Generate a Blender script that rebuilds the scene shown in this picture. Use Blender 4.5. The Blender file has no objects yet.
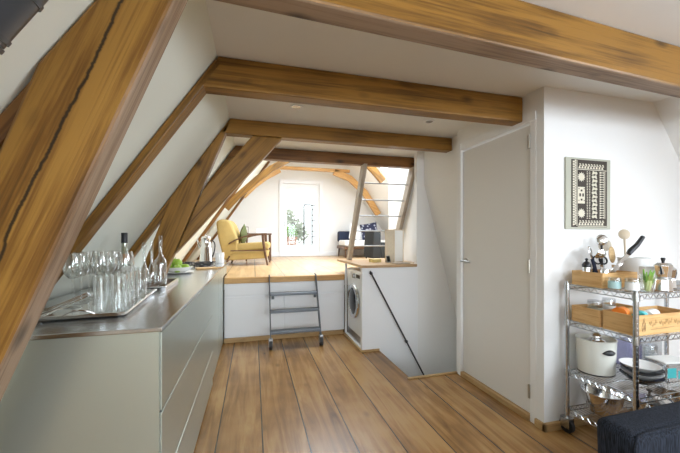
import bpy, bmesh, math, random
from mathutils import Vector, Matrix, noise as mnoise
random.seed(7)
C = bpy.context.scene.collection
PI = math.pi
V = Vector

# ------------------------------------------------------------------ materials
def new_mat(name):
    m = bpy.data.materials.new(name); m.use_nodes = True
    nt = m.node_tree
    return m, nt, nt.nodes['Principled BSDF']

def plain(name, col, rough=.5, metal=0., spec=.5, bump=0., bscale=60., var=0., vscale=6., coat=0.):
    m, nt, b = new_mat(name)
    b.inputs['Base Color'].default_value = (*col, 1)
    b.inputs['Roughness'].default_value = rough
    b.inputs['Metallic'].default_value = metal
    b.inputs['Specular IOR Level'].default_value = spec
    b.inputs['Coat Weight'].default_value = coat
    tc = nt.nodes.new('ShaderNodeTexCoord')
    if var:
        n = nt.nodes.new('ShaderNodeTexNoise'); n.inputs['Scale'].default_value = vscale; n.inputs['Detail'].default_value = 4
        nt.links.new(tc.outputs['Object'], n.inputs['Vector'])
        mx = nt.nodes.new('ShaderNodeMix'); mx.data_type = 'RGBA'
        mx.inputs['A'].default_value = (*[c*(1-var) for c in col], 1)
        mx.inputs['B'].default_value = (*[min(1, c*(1+var)) for c in col], 1)
        nt.links.new(n.outputs['Fac'], mx.inputs['Factor']); nt.links.new(mx.outputs['Result'], b.inputs['Base Color'])
    if bump:
        n = nt.nodes.new('ShaderNodeTexNoise'); n.inputs['Scale'].default_value = bscale; n.inputs['Detail'].default_value = 3
        nt.links.new(tc.outputs['Object'], n.inputs['Vector'])
        bp = nt.nodes.new('ShaderNodeBump'); bp.inputs['Strength'].default_value = bump; bp.inputs['Distance'].default_value = .01
        nt.links.new(n.outputs['Fac'], bp.inputs['Height']); nt.links.new(bp.outputs['Normal'], b.inputs['Normal'])
    return m

def N(nt, t, **kw):
    n = nt.nodes.new(t)
    for k, v in kw.items():
        if k in n.inputs: n.inputs[k].default_value = v
        else: setattr(n, k, v)
    return n

def wood(name, dark, mid, light, scale=1., rough=.5, crack=0., knots=.85, coat=0., spec=.35):
    """grain runs along the object's own X axis"""
    m, nt, b = new_mat(name); L = nt.links.new
    tc = N(nt, 'ShaderNodeTexCoord'); oi = N(nt, 'ShaderNodeObjectInfo')
    off = N(nt, 'ShaderNodeVectorMath', operation='SCALE'); off.inputs[0].default_value = (7, 11, 13)
    L(oi.outputs['Random'], off.inputs['Scale'])
    add = N(nt, 'ShaderNodeVectorMath', operation='ADD'); L(tc.outputs['Object'], add.inputs[0]); L(off.outputs[0], add.inputs[1])
    mp = N(nt, 'ShaderNodeMapping'); mp.inputs['Scale'].default_value = (.55*scale, 9*scale, 9*scale); L(add.outputs[0], mp.inputs['Vector'])
    n1 = N(nt, 'ShaderNodeTexNoise', Scale=2.2, Detail=8., Roughness=.62, Distortion=.6); L(mp.outputs[0], n1.inputs['Vector'])
    mp2 = N(nt, 'ShaderNodeMapping'); mp2.inputs['Scale'].default_value = (1.2*scale, 60*scale, 60*scale); L(add.outputs[0], mp2.inputs['Vector'])
    n2 = N(nt, 'ShaderNodeTexNoise', Scale=2., Detail=3.); L(mp2.outputs[0], n2.inputs['Vector'])
    n3 = N(nt, 'ShaderNodeTexNoise', Scale=2.3*scale, Detail=2.); L(add.outputs[0], n3.inputs['Vector'])
    a1 = N(nt, 'ShaderNodeMath', operation='MULTIPLY_ADD'); L(n2.outputs['Fac'], a1.inputs[0]); a1.inputs[1].default_value = .5; L(n1.outputs['Fac'], a1.inputs[2])
    a2 = N(nt, 'ShaderNodeMath', operation='MULTIPLY_ADD'); L(n3.outputs['Fac'], a2.inputs[0]); a2.inputs[1].default_value = .38; L(a1.outputs[0], a2.inputs[2])
    rp = N(nt, 'ShaderNodeValToRGB'); e = rp.color_ramp.elements
    e[0].position = .58; e[0].color = (*dark, 1); e[1].position = 1.2; e[1].color = (*light, 1)
    e[1].position = 1.0
    x = rp.color_ramp.elements.new(.82); x.color = (*mid, 1)
    L(a2.outputs[0], rp.inputs['Fac'])
    col = rp.outputs['Color']
    hgt = a1.outputs[0]
    if knots:
        mk = N(nt, 'ShaderNodeMapping'); mk.inputs['Scale'].default_value = (3.6*scale, 8.*scale, 8.*scale); L(add.outputs[0], mk.inputs['Vector'])
        vo = N(nt, 'ShaderNodeTexVoronoi', Scale=1.); vo.inputs['Randomness'].default_value = 1.; L(mk.outputs[0], vo.inputs['Vector'])
        kr = N(nt, 'ShaderNodeMapRange'); kr.inputs['From Min'].default_value = .05; kr.inputs['From Max'].default_value = .24
        kr.inputs['To Min'].default_value = knots; kr.inputs['To Max'].default_value = 0.
        L(vo.outputs['Distance'], kr.inputs['Value'])
        mx = N(nt, 'ShaderNodeMix', data_type='RGBA'); mx.inputs['B'].default_value = (*[c*.35 for c in dark], 1)
        L(kr.outputs[0], mx.inputs['Factor']); L(col, mx.inputs['A']); col = mx.outputs['Result']
    if crack:
        sp = N(nt, 'ShaderNodeSeparateXYZ'); L(tc.outputs['Object'], sp.inputs[0])
        wn = N(nt, 'ShaderNodeTexNoise', Scale=2.2, Detail=7., Roughness=.65); wn.noise_dimensions = '1D'; L(sp.outputs['X'], wn.inputs['W'])
        d = N(nt, 'ShaderNodeMath', operation='MULTIPLY_ADD'); L(wn.outputs['Fac'], d.inputs[0]); d.inputs[1].default_value = -.05; d.inputs[2].default_value = .025 - crack
        s = N(nt, 'ShaderNodeMath', operation='ADD'); L(sp.outputs['Z'], s.inputs[0]); L(d.outputs[0], s.inputs[1])
        ab = N(nt, 'ShaderNodeMath', operation='ABSOLUTE'); L(s.outputs[0], ab.inputs[0])
        cr = N(nt, 'ShaderNodeMapRange'); cr.inputs['From Min'].default_value = .002; cr.inputs['From Max'].default_value = .006
        cr.inputs['To Min'].default_value = .92; cr.inputs['To Max'].default_value = 0.; L(ab.outputs[0], cr.inputs['Value'])
        mx = N(nt, 'ShaderNodeMix', data_type='RGBA'); mx.inputs['B'].default_value = (.012, .007, .003, 1)
        L(cr.outputs[0], mx.inputs['Factor']); L(col, mx.inputs['A']); col = mx.outputs['Result']
    L(col, b.inputs['Base Color'])
    b.inputs['Roughness'].default_value = rough; b.inputs['Specular IOR Level'].default_value = spec; b.inputs['Coat Weight'].default_value = coat
    b.inputs['Coat Roughness'].default_value = .25
    bp = N(nt, 'ShaderNodeBump', Strength=.25, Distance=.006); L(hgt, bp.inputs['Height']); L(bp.outputs['Normal'], b.inputs['Normal'])
    return m

def plank_mat(name, x0, w, dark, mid, light, rough, gap=.004, spec=.5):
    """wide floor boards running along Y, seams every w metres"""
    m, nt, b = new_mat(name); L = nt.links.new
    tc = N(nt, 'ShaderNodeTexCoord'); sp = N(nt, 'ShaderNodeSeparateXYZ'); L(tc.outputs['Object'], sp.inputs[0])
    u = N(nt, 'ShaderNodeMath', operation='MULTIPLY_ADD'); L(sp.outputs['X'], u.inputs[0]); u.inputs[1].default_value = 1/w; u.inputs[2].default_value = -x0/w + 40
    fl = N(nt, 'ShaderNodeMath', operation='FLOOR'); L(u.outputs[0], fl.inputs[0])
    fr = N(nt, 'ShaderNodeMath', operation='FRACT'); L(u.outputs[0], fr.inputs[0])
    pp = N(nt, 'ShaderNodeMath', operation='PINGPONG'); L(fr.outputs[0], pp.inputs[0]); pp.inputs[1].default_value = .5
    hw = N(nt, 'ShaderNodeTexWhiteNoise'); hw.noise_dimensions = '1D'; L(fl.outputs[0], hw.inputs['W'])
    cb = N(nt, 'ShaderNodeCombineXYZ'); L(hw.outputs['Value'], cb.inputs['Z'])
    sc = N(nt, 'ShaderNodeVectorMath', operation='SCALE'); sc.inputs['Scale'].default_value = 17.; L(cb.outputs[0], sc.inputs[0])
    add = N(nt, 'ShaderNodeVectorMath', operation='ADD'); L(tc.outputs['Object'], add.inputs[0]); L(sc.outputs[0], add.inputs[1])
    mp = N(nt, 'ShaderNodeMapping'); mp.inputs['Scale'].default_value = (11, .8, 1); L(add.outputs[0], mp.inputs['Vector'])
    n1 = N(nt, 'ShaderNodeTexNoise', Scale=1.6, Detail=8., Roughness=.6, Distortion=.8); L(mp.outputs[0], n1.inputs['Vector'])
    n3 = N(nt, 'ShaderNodeTexNoise', Scale=2.5, Detail=3.); L(add.outputs[0], n3.inputs['Vector'])
    a1 = N(nt, 'ShaderNodeMath', operation='MULTIPLY_ADD'); L(n3.outputs['Fac'], a1.inputs[0]); a1.inputs[1].default_value = .6; L(n1.outputs['Fac'], a1.inputs[2])
    a2 = N(nt, 'ShaderNodeMath', operation='MULTIPLY_ADD'); L(hw.outputs['Value'], a2.inputs[0]); a2.inputs[1].default_value = .16; L(a1.outputs[0], a2.inputs[2])
    rp = N(nt, 'ShaderNodeValToRGB'); e = rp.color_ramp.elements
    e[0].position = .55; e[0].color = (*dark, 1); e[1].position = 1.; e[1].color = (*light, 1)
    x = rp.color_ramp.elements.new(.8); x.color = (*mid, 1); L(a2.outputs[0], rp.inputs['Fac'])
    mk = N(nt, 'ShaderNodeMapping'); mk.inputs['Scale'].default_value = (4.5, 2.2, 1); L(add.outputs[0], mk.inputs['Vector'])
    vo = N(nt, 'ShaderNodeTexVoronoi', Scale=1.); L(mk.outputs[0], vo.inputs['Vector'])
    kr = N(nt, 'ShaderNodeMapRange'); kr.inputs['From Min'].default_value = .02; kr.inputs['From Max'].default_value = .13
    kr.inputs['To Min'].default_value = .55; kr.inputs['To Max'].default_value = 0.; L(vo.outputs['Distance'], kr.inputs['Value'])
    mx = N(nt, 'ShaderNodeMix', data_type='RGBA'); mx.inputs['B'].default_value = (*[c*.4 for c in dark], 1)
    L(kr.outputs[0], mx.inputs['Factor']); L(rp.outputs['Color'], mx.inputs['A'])
    g = N(nt, 'ShaderNodeMath', operation='LESS_THAN'); L(pp.outputs[0], g.inputs[0]); g.inputs[1].default_value = gap/w
    mg = N(nt, 'ShaderNodeMix', data_type='RGBA'); mg.inputs['B'].default_value = (.03, .017, .008, 1)
    L(g.outputs[0], mg.inputs['Factor']); L(mx.outputs['Result'], mg.inputs['A'])
    L(mg.outputs['Result'], b.inputs['Base Color'])
    b.inputs['Roughness'].default_value = rough; b.inputs['Specular IOR Level'].default_value = spec
    bp = N(nt, 'ShaderNodeBump', Strength=.08, Distance=.005); L(a1.outputs[0], bp.inputs['Height']); L(bp.outputs['Normal'], b.inputs['Normal'])
    return m

def steel(name, col, rough, aniso_axis=None):
    m, nt, b = new_mat(name); L = nt.links.new
    b.inputs['Metallic'].default_value = 1.; b.inputs['Base Color'].default_value = (*col, 1)
    tc = N(nt, 'ShaderNodeTexCoord'); mp = N(nt, 'ShaderNodeMapping'); mp.inputs['Scale'].default_value = aniso_axis or (30, 30, 30)
    L(tc.outputs['Object'], mp.inputs['Vector'])
    n = N(nt, 'ShaderNodeTexNoise', Scale=4., Detail=3.); L(mp.outputs[0], n.inputs['Vector'])
    r = N(nt, 'ShaderNodeMapRange'); r.inputs['To Min'].default_value = rough*.85; r.inputs['To Max'].default_value = rough*1.15
    L(n.outputs['Fac'], r.inputs['Value']); L(r.outputs[0], b.inputs['Roughness'])
    return m

def thin_glass(name, tint=(1, 1, 1), refl=.9, base=.04, edge=.55):
    m = bpy.data.materials.new(name); m.use_nodes = True; nt = m.node_tree; L = nt.links.new
    nt.nodes.remove(nt.nodes['Principled BSDF']); out = nt.nodes['Material Output']
    t = N(nt, 'ShaderNodeBsdfTransparent'); t.inputs['Color'].default_value = (*tint, 1)
    g = N(nt, 'ShaderNodeBsdfGlossy'); g.inputs['Roughness'].default_value = .03; g.inputs['Color'].default_value = (refl, refl, refl, 1)
    lw = N(nt, 'ShaderNodeLayerWeight', Blend=.28)
    r = N(nt, 'ShaderNodeMapRange'); r.inputs['To Min'].default_value = base; r.inputs['To Max'].default_value = edge; L(lw.outputs['Facing'], r.inputs['Value'])
    mx = N(nt, 'ShaderNodeMixShader'); L(r.outputs[0], mx.inputs[0]); L(t.outputs[0], mx.inputs[1]); L(g.outputs[0], mx.inputs[2])
    L(mx.outputs[0], out.inputs['Surface'])
    return m

M = {}
M['wall'] = plain('white_plaster', (.80, .80, .785), .75, bump=.06, bscale=25)
M['roof'] = plain('pale_plaster', (.74, .765, .68), .75, bump=.06, bscale=25)
M['ceil'] = plain('ceiling_plaster', (.80, .81, .795), .8)
M['white'] = plain('white_paint', (.80, .81, .82), .35)
M['doorp'] = plain('door_paint', (.72, .705, .665), .4)
M['beam'] = wood('oiled_pine', (.048, .019, .003), (.145, .067, .010), (.26, .127, .021), rough=.42)
M['beamp'] = wood('oiled_pine_split', (.062, .025, .004), (.18, .081, .013), (.31, .158, .030), rough=.42, crack=.02)
M['beamd'] = wood('dark_oiled_pine', (.05, .019, .004), (.12, .048, .010), (.20, .09, .022), rough=.45)
M['beamg'] = wood('greyer_pine', (.075, .042, .020), (.19, .118, .066), (.31, .215, .14), rough=.5)
M['floor'] = plank_mat('pine_floor', .054, .27, (.125, .058, .016), (.26, .131, .039), (.36, .205, .075), .27)
M['pfloor'] = plank_mat('pale_platform_boards', .02, .36, (.42, .25, .11), (.56, .36, .18), (.66, .46, .26), .28)
M['edgew'] = wood('platform_edge', (.36, .17, .05), (.50, .27, .09), (.60, .36, .14), rough=.4, knots=.2)
M['skirt'] = wood('skirting_wood', (.22, .12, .045), (.36, .22, .09), (.45, .29, .13), rough=.45, knots=.2)
M['crate'] = wood('crate_wood', (.42, .22, .075), (.58, .34, .13), (.68, .43, .19), scale=3, rough=.5, knots=.15)
M['darkwood'] = wood('dark_teak', (.045, .022, .012), (.09, .042, .02), (.14, .07, .035), scale=4, rough=.35, knots=0)
M['greywood'] = wood('weathered_wood', (.20, .165, .12), (.30, .25, .19), (.40, .34, .27), scale=3, rough=.6, knots=.1)
M['topwood'] = wood('worktop_wood', (.22, .12, .05), (.38, .23, .11), (.50, .33, .18), scale=2, rough=.35, knots=.2)
M['steel'] = steel('brushed_steel', (.49, .535, .475), .34, (3, 3, 80)); M['steel'].node_tree.nodes['Principled BSDF'].inputs['Metallic'].default_value = .75
M['steeltop'] = steel('worktop_steel', (.58, .59, .60), .24, (40, 3, 3))
M['chrome'] = steel('chrome', (.55, .56, .57), .2)
M['satin'] = steel('satin_metal', (.42, .43, .44), .35)
M['alu'] = plain('grey_aluminium', (.13, .145, .16), .38, metal=.45)
M['silver'] = steel('silver_plate', (.82, .82, .82), .12)
M['black'] = plain('black_plastic', (.012, .012, .014), .4)
M['iron'] = plain('black_iron', (.02, .02, .022), .55)
M['pipe'] = plain('dark_grey_pipe', (.055, .058, .065), .38, metal=.4)
M['glass'] = thin_glass('clear_glass', (.97, .98, .975), base=.09, edge=.85)
M['pane'] = thin_glass('window_glass', (.98, .99, .985), base=.03, edge=.4)
M['plast'] = thin_glass('clear_plastic', (.86, .88, .90), base=.10, edge=.5)
M['lav'] = thin_glass('lavender_plastic', (.68, .68, .86), base=.12, edge=.5)
M['ceramic'] = plain('white_ceramic', (.82, .82, .80), .18)
M['cream'] = plain('cream_enamel', (.78, .78, .70), .25)
M['blackceramic'] = plain('black_ceramic', (.01, .01, .012), .2)
M['apple'] = plain('green_apple', (.33, .52, .06), .3, var=.3, vscale=25)
M['leaf'] = plain('green_leaf', (.20, .42, .06), .5, var=.35, vscale=40)
M['palestem'] = plain('pale_green_stem', (.62, .74, .36), .5)
M['bushleaf'] = plain('bush_leaf', (.48, .52, .42), .6, var=.25, vscale=9)  # lens glare at the window put into a paler leaf colour
M['yellow'] = plain('mustard_wool', (.50, .36, .13), .9, bump=.25, bscale=220, var=.1, vscale=18)
M['olive'] = plain('olive_cushion', (.10, .11, .035), .9, bump=.2, bscale=200)
M['navy'] = plain('navy_cloth', (.018, .026, .055), .9, bump=.2, bscale=200)
M['charcoal'] = plain('charcoal_cloth', (.009, .011, .011), .8)
M['offwhite'] = plain('offwhite_cloth', (.78, .77, .75), .9, bump=.1, bscale=120)
M['paper'] = plain('handmade_paper', (.66, .60, .50), .8, bump=.4, bscale=90, var=.12, vscale=40)
M['paperw'] = plain('white_paper', (.80, .79, .75), .8)
M['ylw'] = plain('yellow_paper', (.62, .50, .20), .7)
M['cyan'] = plain('turquoise_label', (.07, .50, .52), .4)
M['palecyan'] = plain('pale_turquoise_label', (.45, .68, .68), .4)
M['orange'] = plain('orange_plastic', (.72, .20, .02), .35)
M['spatula'] = wood('spatula_wood', (.28, .17, .07), (.42, .28, .13), (.52, .36, .18), scale=5, knots=0)
M['spoonw'] = plain('pale_spoon_wood', (.62, .52, .38), .6)
M['linen'] = plain('grey_linen', (.44, .44, .36), .85, bump=.3, bscale=260)
M['tapad'] = plain('dark_bark_cloth', (.055, .045, .036), .85, var=.4, vscale=60)
M['tapal'] = plain('cream_bark_cloth', (.66, .62, .50), .85, var=.12, vscale=60)
M['ink'] = plain('faded_ink', (.25, .15, .07), .7)
M['amber'] = plain('amber_label', (.30, .13, .05), .5)
M['liquor'] = thin_glass('bottle_glass', (.80, .82, .74), base=.10, edge=.6)
M['terracotta'] = plain('terracotta', (.48, .27, .18), .8)
M['rubber'] = plain('black_rubber', (.014, .014, .015), .55)
M['trell'] = plain('painted_steel', (.045, .05, .05), .6)
M['deck'] = plain('terrace_paving', (.55, .53, .50), .8, var=.1, vscale=8)
M['wm'] = plain('appliance_white', (.78, .79, .80), .3)
M['dglass'] = plain('dark_door_glass', (.02, .022, .026), .06)
M['spot'] = plain('lamp_reflector', (.30, .30, .30), .25, metal=.8)
M['brass'] = steel('steel_hinge', (.55, .52, .45), .35)

def denim_mat():
    m, nt, b = new_mat('dark_denim'); L = nt.links.new
    tc = N(nt, 'ShaderNodeTexCoord'); mp = N(nt, 'ShaderNodeMapping'); mp.inputs['Scale'].default_value = (320, 320, 22); L(tc.outputs['Object'], mp.inputs['Vector'])
    n = N(nt, 'ShaderNodeTexNoise', Scale=1., Detail=4.); L(mp.outputs[0], n.inputs['Vector'])
    rp = N(nt, 'ShaderNodeValToRGB'); e = rp.color_ramp.elements
    e[0].position = .36; e[0].color = (.004, .0045, .006, 1); e[1].position = .75; e[1].color = (.034, .042, .062, 1)
    L(n.outputs['Fac'], rp.inputs['Fac']); L(rp.outputs['Color'], b.inputs['Base Color'])
    b.inputs['Roughness'].default_value = .9; b.inputs['Specular IOR Level'].default_value = .2
    return m
M['denim'] = denim_mat()

# ------------------------------------------------------------------ geometry helpers
class MB:
    def __init__(s): s.bm = bmesh.new()
    def quad(s, a, b, c, d):
        s.bm.faces.new([s.bm.verts.new(p) for p in (a, b, c, d)]); return s
    def box(s, lo, hi, mat=None):
        x0, y0, z0 = lo; x1, y1, z1 = hi
        v = [s.bm.verts.new(p) for p in ((x0,y0,z0),(x1,y0,z0),(x1,y1,z0),(x0,y1,z0),(x0,y0,z1),(x1,y0,z1),(x1,y1,z1),(x0,y1,z1))]
        if mat is not None:
            for q in v: q.co = mat @ q.co
        for f in ((3,2,1,0),(4,5,6,7),(0,1,5,4),(1,2,6,5),(2,3,7,6),(3,0,4,7)): s.bm.faces.new([v[i] for i in f])
        return s
    def cbox(s, c, size, rot=None):
        m = Matrix.Translation(c)
        if rot is not None: m = m @ rot
        h = [q/2 for q in size]
        return s.box((-h[0],-h[1],-h[2]), (h[0],h[1],h[2]), m)
    def prism(s, poly, y0, y1):
        """polygon of (x, z) extruded along y"""
        a = [s.bm.verts.new((x, y0, z)) for x, z in poly]; b = [s.bm.verts.new((x, y1, z)) for x, z in poly]
        n = len(poly)
        s.bm.faces.new(a); s.bm.faces.new(b[::-1])
        for i in range(n): s.bm.faces.new([a[(i+1) % n], a[i], b[i], b[(i+1) % n]])
        bmesh.ops.recalc_face_normals(s.bm, faces=s.bm.faces[:]); return s
    def prism_z(s, poly, z0, z1):
        a = [s.bm.verts.new((x, y, z0)) for x, y in poly]; b = [s.bm.verts.new((x, y, z1)) for x, y in poly]
        n = len(poly)
        s.bm.faces.new(a[::-1]); s.bm.faces.new(b)
        for i in range(n): s.bm.faces.new([a[i], a[(i+1) % n], b[(i+1) % n], b[i]])
        return s
    def cyl(s, p0, p1, r0, r1=None, seg=16, caps=True):
        r1 = r0 if r1 is None else r1
        p0, p1 = V(p0), V(p1); d = (p1-p0).normalized()
        u = d.orthogonal().normalized(); w = d.cross(u)
        A, B = [], []
        for i in range(seg):
            t = 2*PI*i/seg; o = u*math.cos(t) + w*math.sin(t)
            A.append(s.bm.verts.new(p0+o*r0)); B.append(s.bm.verts.new(p1+o*r1))
        for i in range(seg): s.bm.faces.new([A[i], A[(i+1) % seg], B[(i+1) % seg], B[i]])
        if caps: s.bm.faces.new(A[::-1]); s.bm.faces.new(B)
        return s
    def lathe(s, prof, c=(0,0,0), seg=24, sx=1., sy=1., mat=None):
        """profile of (r, z) turned about z"""
        rings = []
        for r, z in prof:
            if r < 1e-5: ps = [V((0, 0, z))]
            else: ps = [V((r*sx*math.cos(2*PI*i/seg), r*sy*math.sin(2*PI*i/seg), z)) for i in range(seg)]
            ps = [(mat @ p if mat is not None else p) + V(c) for p in ps]
            rings.append([s.bm.verts.new(p) for p in ps])
        for a, b in zip(rings, rings[1:]):
            if len(a) == 1 and len(b) == 1: continue
            for i in range(seg):
                j = (i+1) % seg
                if len(a) == 1: s.bm.faces.new([a[0], b[j], b[i]])
                elif len(b) == 1: s.bm.faces.new([a[i], a[j], b[0]])
                else: s.bm.faces.new([a[i], a[j], b[j], b[i]])
        return s
    def tube(s, pts, r, seg=8, closed=False):
        pts = [V(p) for p in pts]; n = len(pts); rings = []; up = None
        for i, p in enumerate(pts):
            if closed: d = (pts[(i+1) % n]-pts[i-1]).normalized()
            else: d = (pts[min(i+1, n-1)]-pts[max(i-1, 0)]).normalized()
            if up is None: up = d.orthogonal().normalized()
            else:
                up = up - d*up.dot(d)
                up = up.normalized() if up.length > 1e-6 else d.orthogonal().normalized()
            w = d.cross(up); rr = r[i] if isinstance(r, (list, tuple)) else r
            rings.append([s.bm.verts.new(p+(up*math.cos(2*PI*k/seg)+w*math.sin(2*PI*k/seg))*rr) for k in range(seg)])
        pairs = list(zip(rings, rings[1:])) + ([(rings[-1], rings[0])] if closed else [])
        for a, b in pairs:
            for k in range(seg): s.bm.faces.new([a[k], a[(k+1) % seg], b[(k+1) % seg], b[k]])
        if not closed: s.bm.faces.new(rings[0][::-1]); s.bm.faces.new(rings[-1])
        return s
    def sphere(s, c, r, seg=16, sc=(1,1,1), mat=None):
        m = Matrix.Translation(c)
        if mat is not None: m = m @ mat
        m = m @ Matrix.Diagonal((r*sc[0], r*sc[1], r*sc[2], 1))
        bmesh.ops.create_uvsphere(s.bm, u_segments=seg, v_segments=max(6, seg*2//3), radius=1, matrix=m); return s
    def build(s, name, mat, parent=None, bevel=0., smooth=False, sub=0, loc=None, axis=None, bseg=2, solid=None):
        bmesh.ops.remove_doubles(s.bm, verts=s.bm.verts[:], dist=1e-5) if smooth else None
        bmesh.ops.recalc_face_normals(s.bm, faces=s.bm.faces[:])
        me = bpy.data.meshes.new(name)
        o = bpy.data.objects.new(name, me)
        if axis is not None:      # local x axis along the given direction (grain)
            d = V(axis).normalized(); y = V((0,1,0)) if abs(d.y) < .9 else V((0,0,1))
            z = d.cross(y).normalized(); y = z.cross(d)
            R = Matrix((d, y, z)).transposed().to_4x4()
            cen = sum((v.co for v in s.bm.verts), V())/len(s.bm.verts)
            W = Matrix.Translation(cen) @ R
            s.bm.transform(W.inverted()); o.matrix_world = W
        s.bm.to_mesh(me); s.bm.free()
        me.materials.append(mat)
        if smooth:
            for p in me.polygons: p.use_smooth = True
            me.set_sharp_from_angle(angle=math.radians(40))
        C.objects.link(o)
        if parent is not None:
            keep = o.matrix_world.copy() if axis is not None else None
            o.parent = parent
            if keep is not None: o.matrix_basis = keep
        if loc: o.location = loc
        if solid:
            q = o.modifiers.new('s', 'SOLIDIFY'); q.thickness = solid; q.offset = 1
        if bevel:
            q = o.modifiers.new('b', 'BEVEL'); q.width = bevel; q.segments = bseg; q.limit_method = 'ANGLE'; q.angle_limit = math.radians(35)
            if bseg > 2:
                for p in me.polygons: p.use_smooth = True
        if sub:
            q = o.modifiers.new('u', 'SUBSURF'); q.levels = sub; q.render_levels = sub
            for p in me.polygons: p.use_smooth = True
        return o

def thing(name, label, cat, loc=(0,0,0), rotz=0., group=None):
    o = bpy.data.objects.new(name, None); C.objects.link(o); o.empty_display_size = .05
    o.location = loc; o.rotation_euler = (0,0,rotz); o['label'] = label; o['category'] = cat
    if group: o['group'] = group
    return o
def tag(o, label, cat, group=None):
    o['label'] = label; o['category'] = cat
    if group: o['group'] = group
    return o
def struct(o): o['kind'] = 'structure'; return o
def dup(root, loc, rotz=None, label=None):
    r = root.copy(); C.objects.link(r); r.location = loc
    if rotz is not None: r.rotation_euler = (0,0,rotz)
    if label: r['label'] = label
    for ch in list(root.children):
        c = ch.copy(); C.objects.link(c); c.parent = r
        for g in ch.children:
            d = g.copy(); C.objects.link(d); d.parent = c
    return r
def RX(a): return Matrix.Rotation(a, 4, 'X')
def RY(a): return Matrix.Rotation(a, 4, 'Y')
def RZ(a): return Matrix.Rotation(a, 4, 'Z')
def bez(p0, p1, p2, n=10):
    p0, p1, p2 = V(p0), V(p1), V(p2)
    return [p0*(1-t)**2 + p1*2*t*(1-t) + p2*t*t for t in [i/n for i in range(n+1)]]
def pillow(w, h, t, n=10, pinch=.06):
    """a stuffed cushion lying in the local xz plane, thickness along y"""
    mb = MB(); bm = mb.bm; g = {}
    for side in (1, -1):
        for i in range(n+1):
            for j in range(n+1):
                a = -1+2*i/n; b = -1+2*j/n
                edge = max(abs(a), abs(b)) > .999
                if side == -1 and edge: g[(side,i,j)] = g[(1,i,j)]; continue
                th = ((1-a*a)*(1-b*b))**.45
                k = 1-pinch*(1-b*b)*abs(a)**3; k2 = 1-pinch*(1-a*a)*abs(b)**3
                g[(side,i,j)] = bm.verts.new((a*w/2*k, side*t/2*th, b*h/2*k2))
        for i in range(n):
            for j in range(n):
                bm.faces.new([g[(side,i,j)], g[(side,i+1,j)], g[(side,i+1,j+1)], g[(side,i,j+1)]])
    return mb

# ------------------------------------------------------------------ the room
ZC, ZB = 2.225, 2.98           # ceilings, front and rear
KL = .68
def xl(z): return -.19 - KL*(ZC-z)     # sloping roof, one side
def xr(z): return 2.80 + KL*(ZC-z)     # and the other
YB, YF, YS = 8.1, -3.2, 3.72           # gables and the step between the ceilings

def slope(name, fx, segs, holes, mat, out):
    """roof plane x = fx(z) made of rectangles in (y, z), with window openings"""
    mb = MB()
    for y0, y1, z0, z1 in segs:
        ys = sorted({y0, y1, *[h[0] for h in holes if y0 < h[0] < y1], *[h[1] for h in holes if y0 < h[1] < y1]})
        zs = sorted({z0, z1, *[h[2] for h in holes if z0 < h[2] < z1], *[h[3] for h in holes if z0 < h[3] < z1]})
        for a, b in zip(ys, ys[1:]):
            for c, d in zip(zs, zs[1:]):
                my, mz = (a+b)/2, (c+d)/2
                if any(h[0] < my < h[1] and h[2] < mz < h[3] for h in holes): continue
                p = [(fx(c), a, c), (fx(c), b, c), (fx(d), b, d), (fx(d), a, d)]
                q = [(x+out*.12, y, z+.06) for x, y, z in p]
                v = [mb.bm.verts.new(t) for t in p+q]
                for f in ((0,1,2,3),(7,6,5,4),(0,4,5,1),(1,5,6,2),(2,6,7,3),(3,7,4,0)): mb.bm.faces.new([v[i] for i in f])
    return struct(mb.build(name, mat))
HR1 = (-1.5, .35, 1.25, 2.1)     # skylight in the roof beside the sofa, out of the picture
HR2 = (5.0, 6.2, 1.6, 2.75)
HL1 = (-2.2, -.7, 1.3, 2.1)
slope('wall_left', xl, [(YF, YS, -.0, ZC), (YS, YB, -.0, ZB)], [HL1], M['roof'], -1)
slope('wall_right', xr, [(YF, 1.68, 0., ZC), (4.41, YB, 0., ZB)], [HR1, HR2], M['wall'], 1)
# ceilings
struct(MB().box((xl(ZC)-.05, YF, ZC), (xr(ZC)+.05, YS, ZC+.08)).build('ceiling', M['ceil']))
mb = MB()      # rear ceiling with the loft hatch; unseen skylight above added for its light
hx0, hx1, hy0, hy1 = .55, 2.05, 4.0, 6.1
for a, b in (((xl(ZB)-.05, YS), (hx0, YB+.1)), ((hx1, YS), (xr(ZB)+.05, YB+.1)), ((hx0, YS), (hx1, hy0)), ((hx0, hy1), (hx1, YB+.1))):
    mb.box((a[0], a[1], ZB), (b[0], b[1], ZB+.08))
struct(mb.build('ceiling_rear', M['wall']))
struct(MB().box((xl(ZC)-.1, YS, ZC), (xr(ZC)+.1, YS+.06, ZB+.05)).build('wall_ceiling_step', M['wall']))
# floor with stair opening
SX0, SX1, SY0, SY1 = 1.34, 2.40, 2.61, 3.34
mb = MB()
for a, b in (((-1.75, YF), (SX0, YB+.1)), ((SX0, YF), (4.4, SY0)), ((SX0, SY1+.028), (4.4, YB+.1)), ((SX1, SY0), (4.4, SY1))):
    mb.box((a[0], a[1], -.06), (b[0], b[1], 0))
struct(mb.build('floor', M['floor']))
mb = MB()
mb.box((SX0-.03, SY0, -1.6), (SX0, SY1, -.06)); mb.box((SX0-.03, SY0-.03, -1.6), (SX1, SY0, -.06))
mb.box((SX0-.03, SY0-.03, -1.66), (SX1+.03, SY1+.03, -1.6)); mb.box((SX1, SY0, -1.6), (SX1+.03, SY1, -.06))
struct(mb.build('wall_stairwell', M['wall']))
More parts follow.
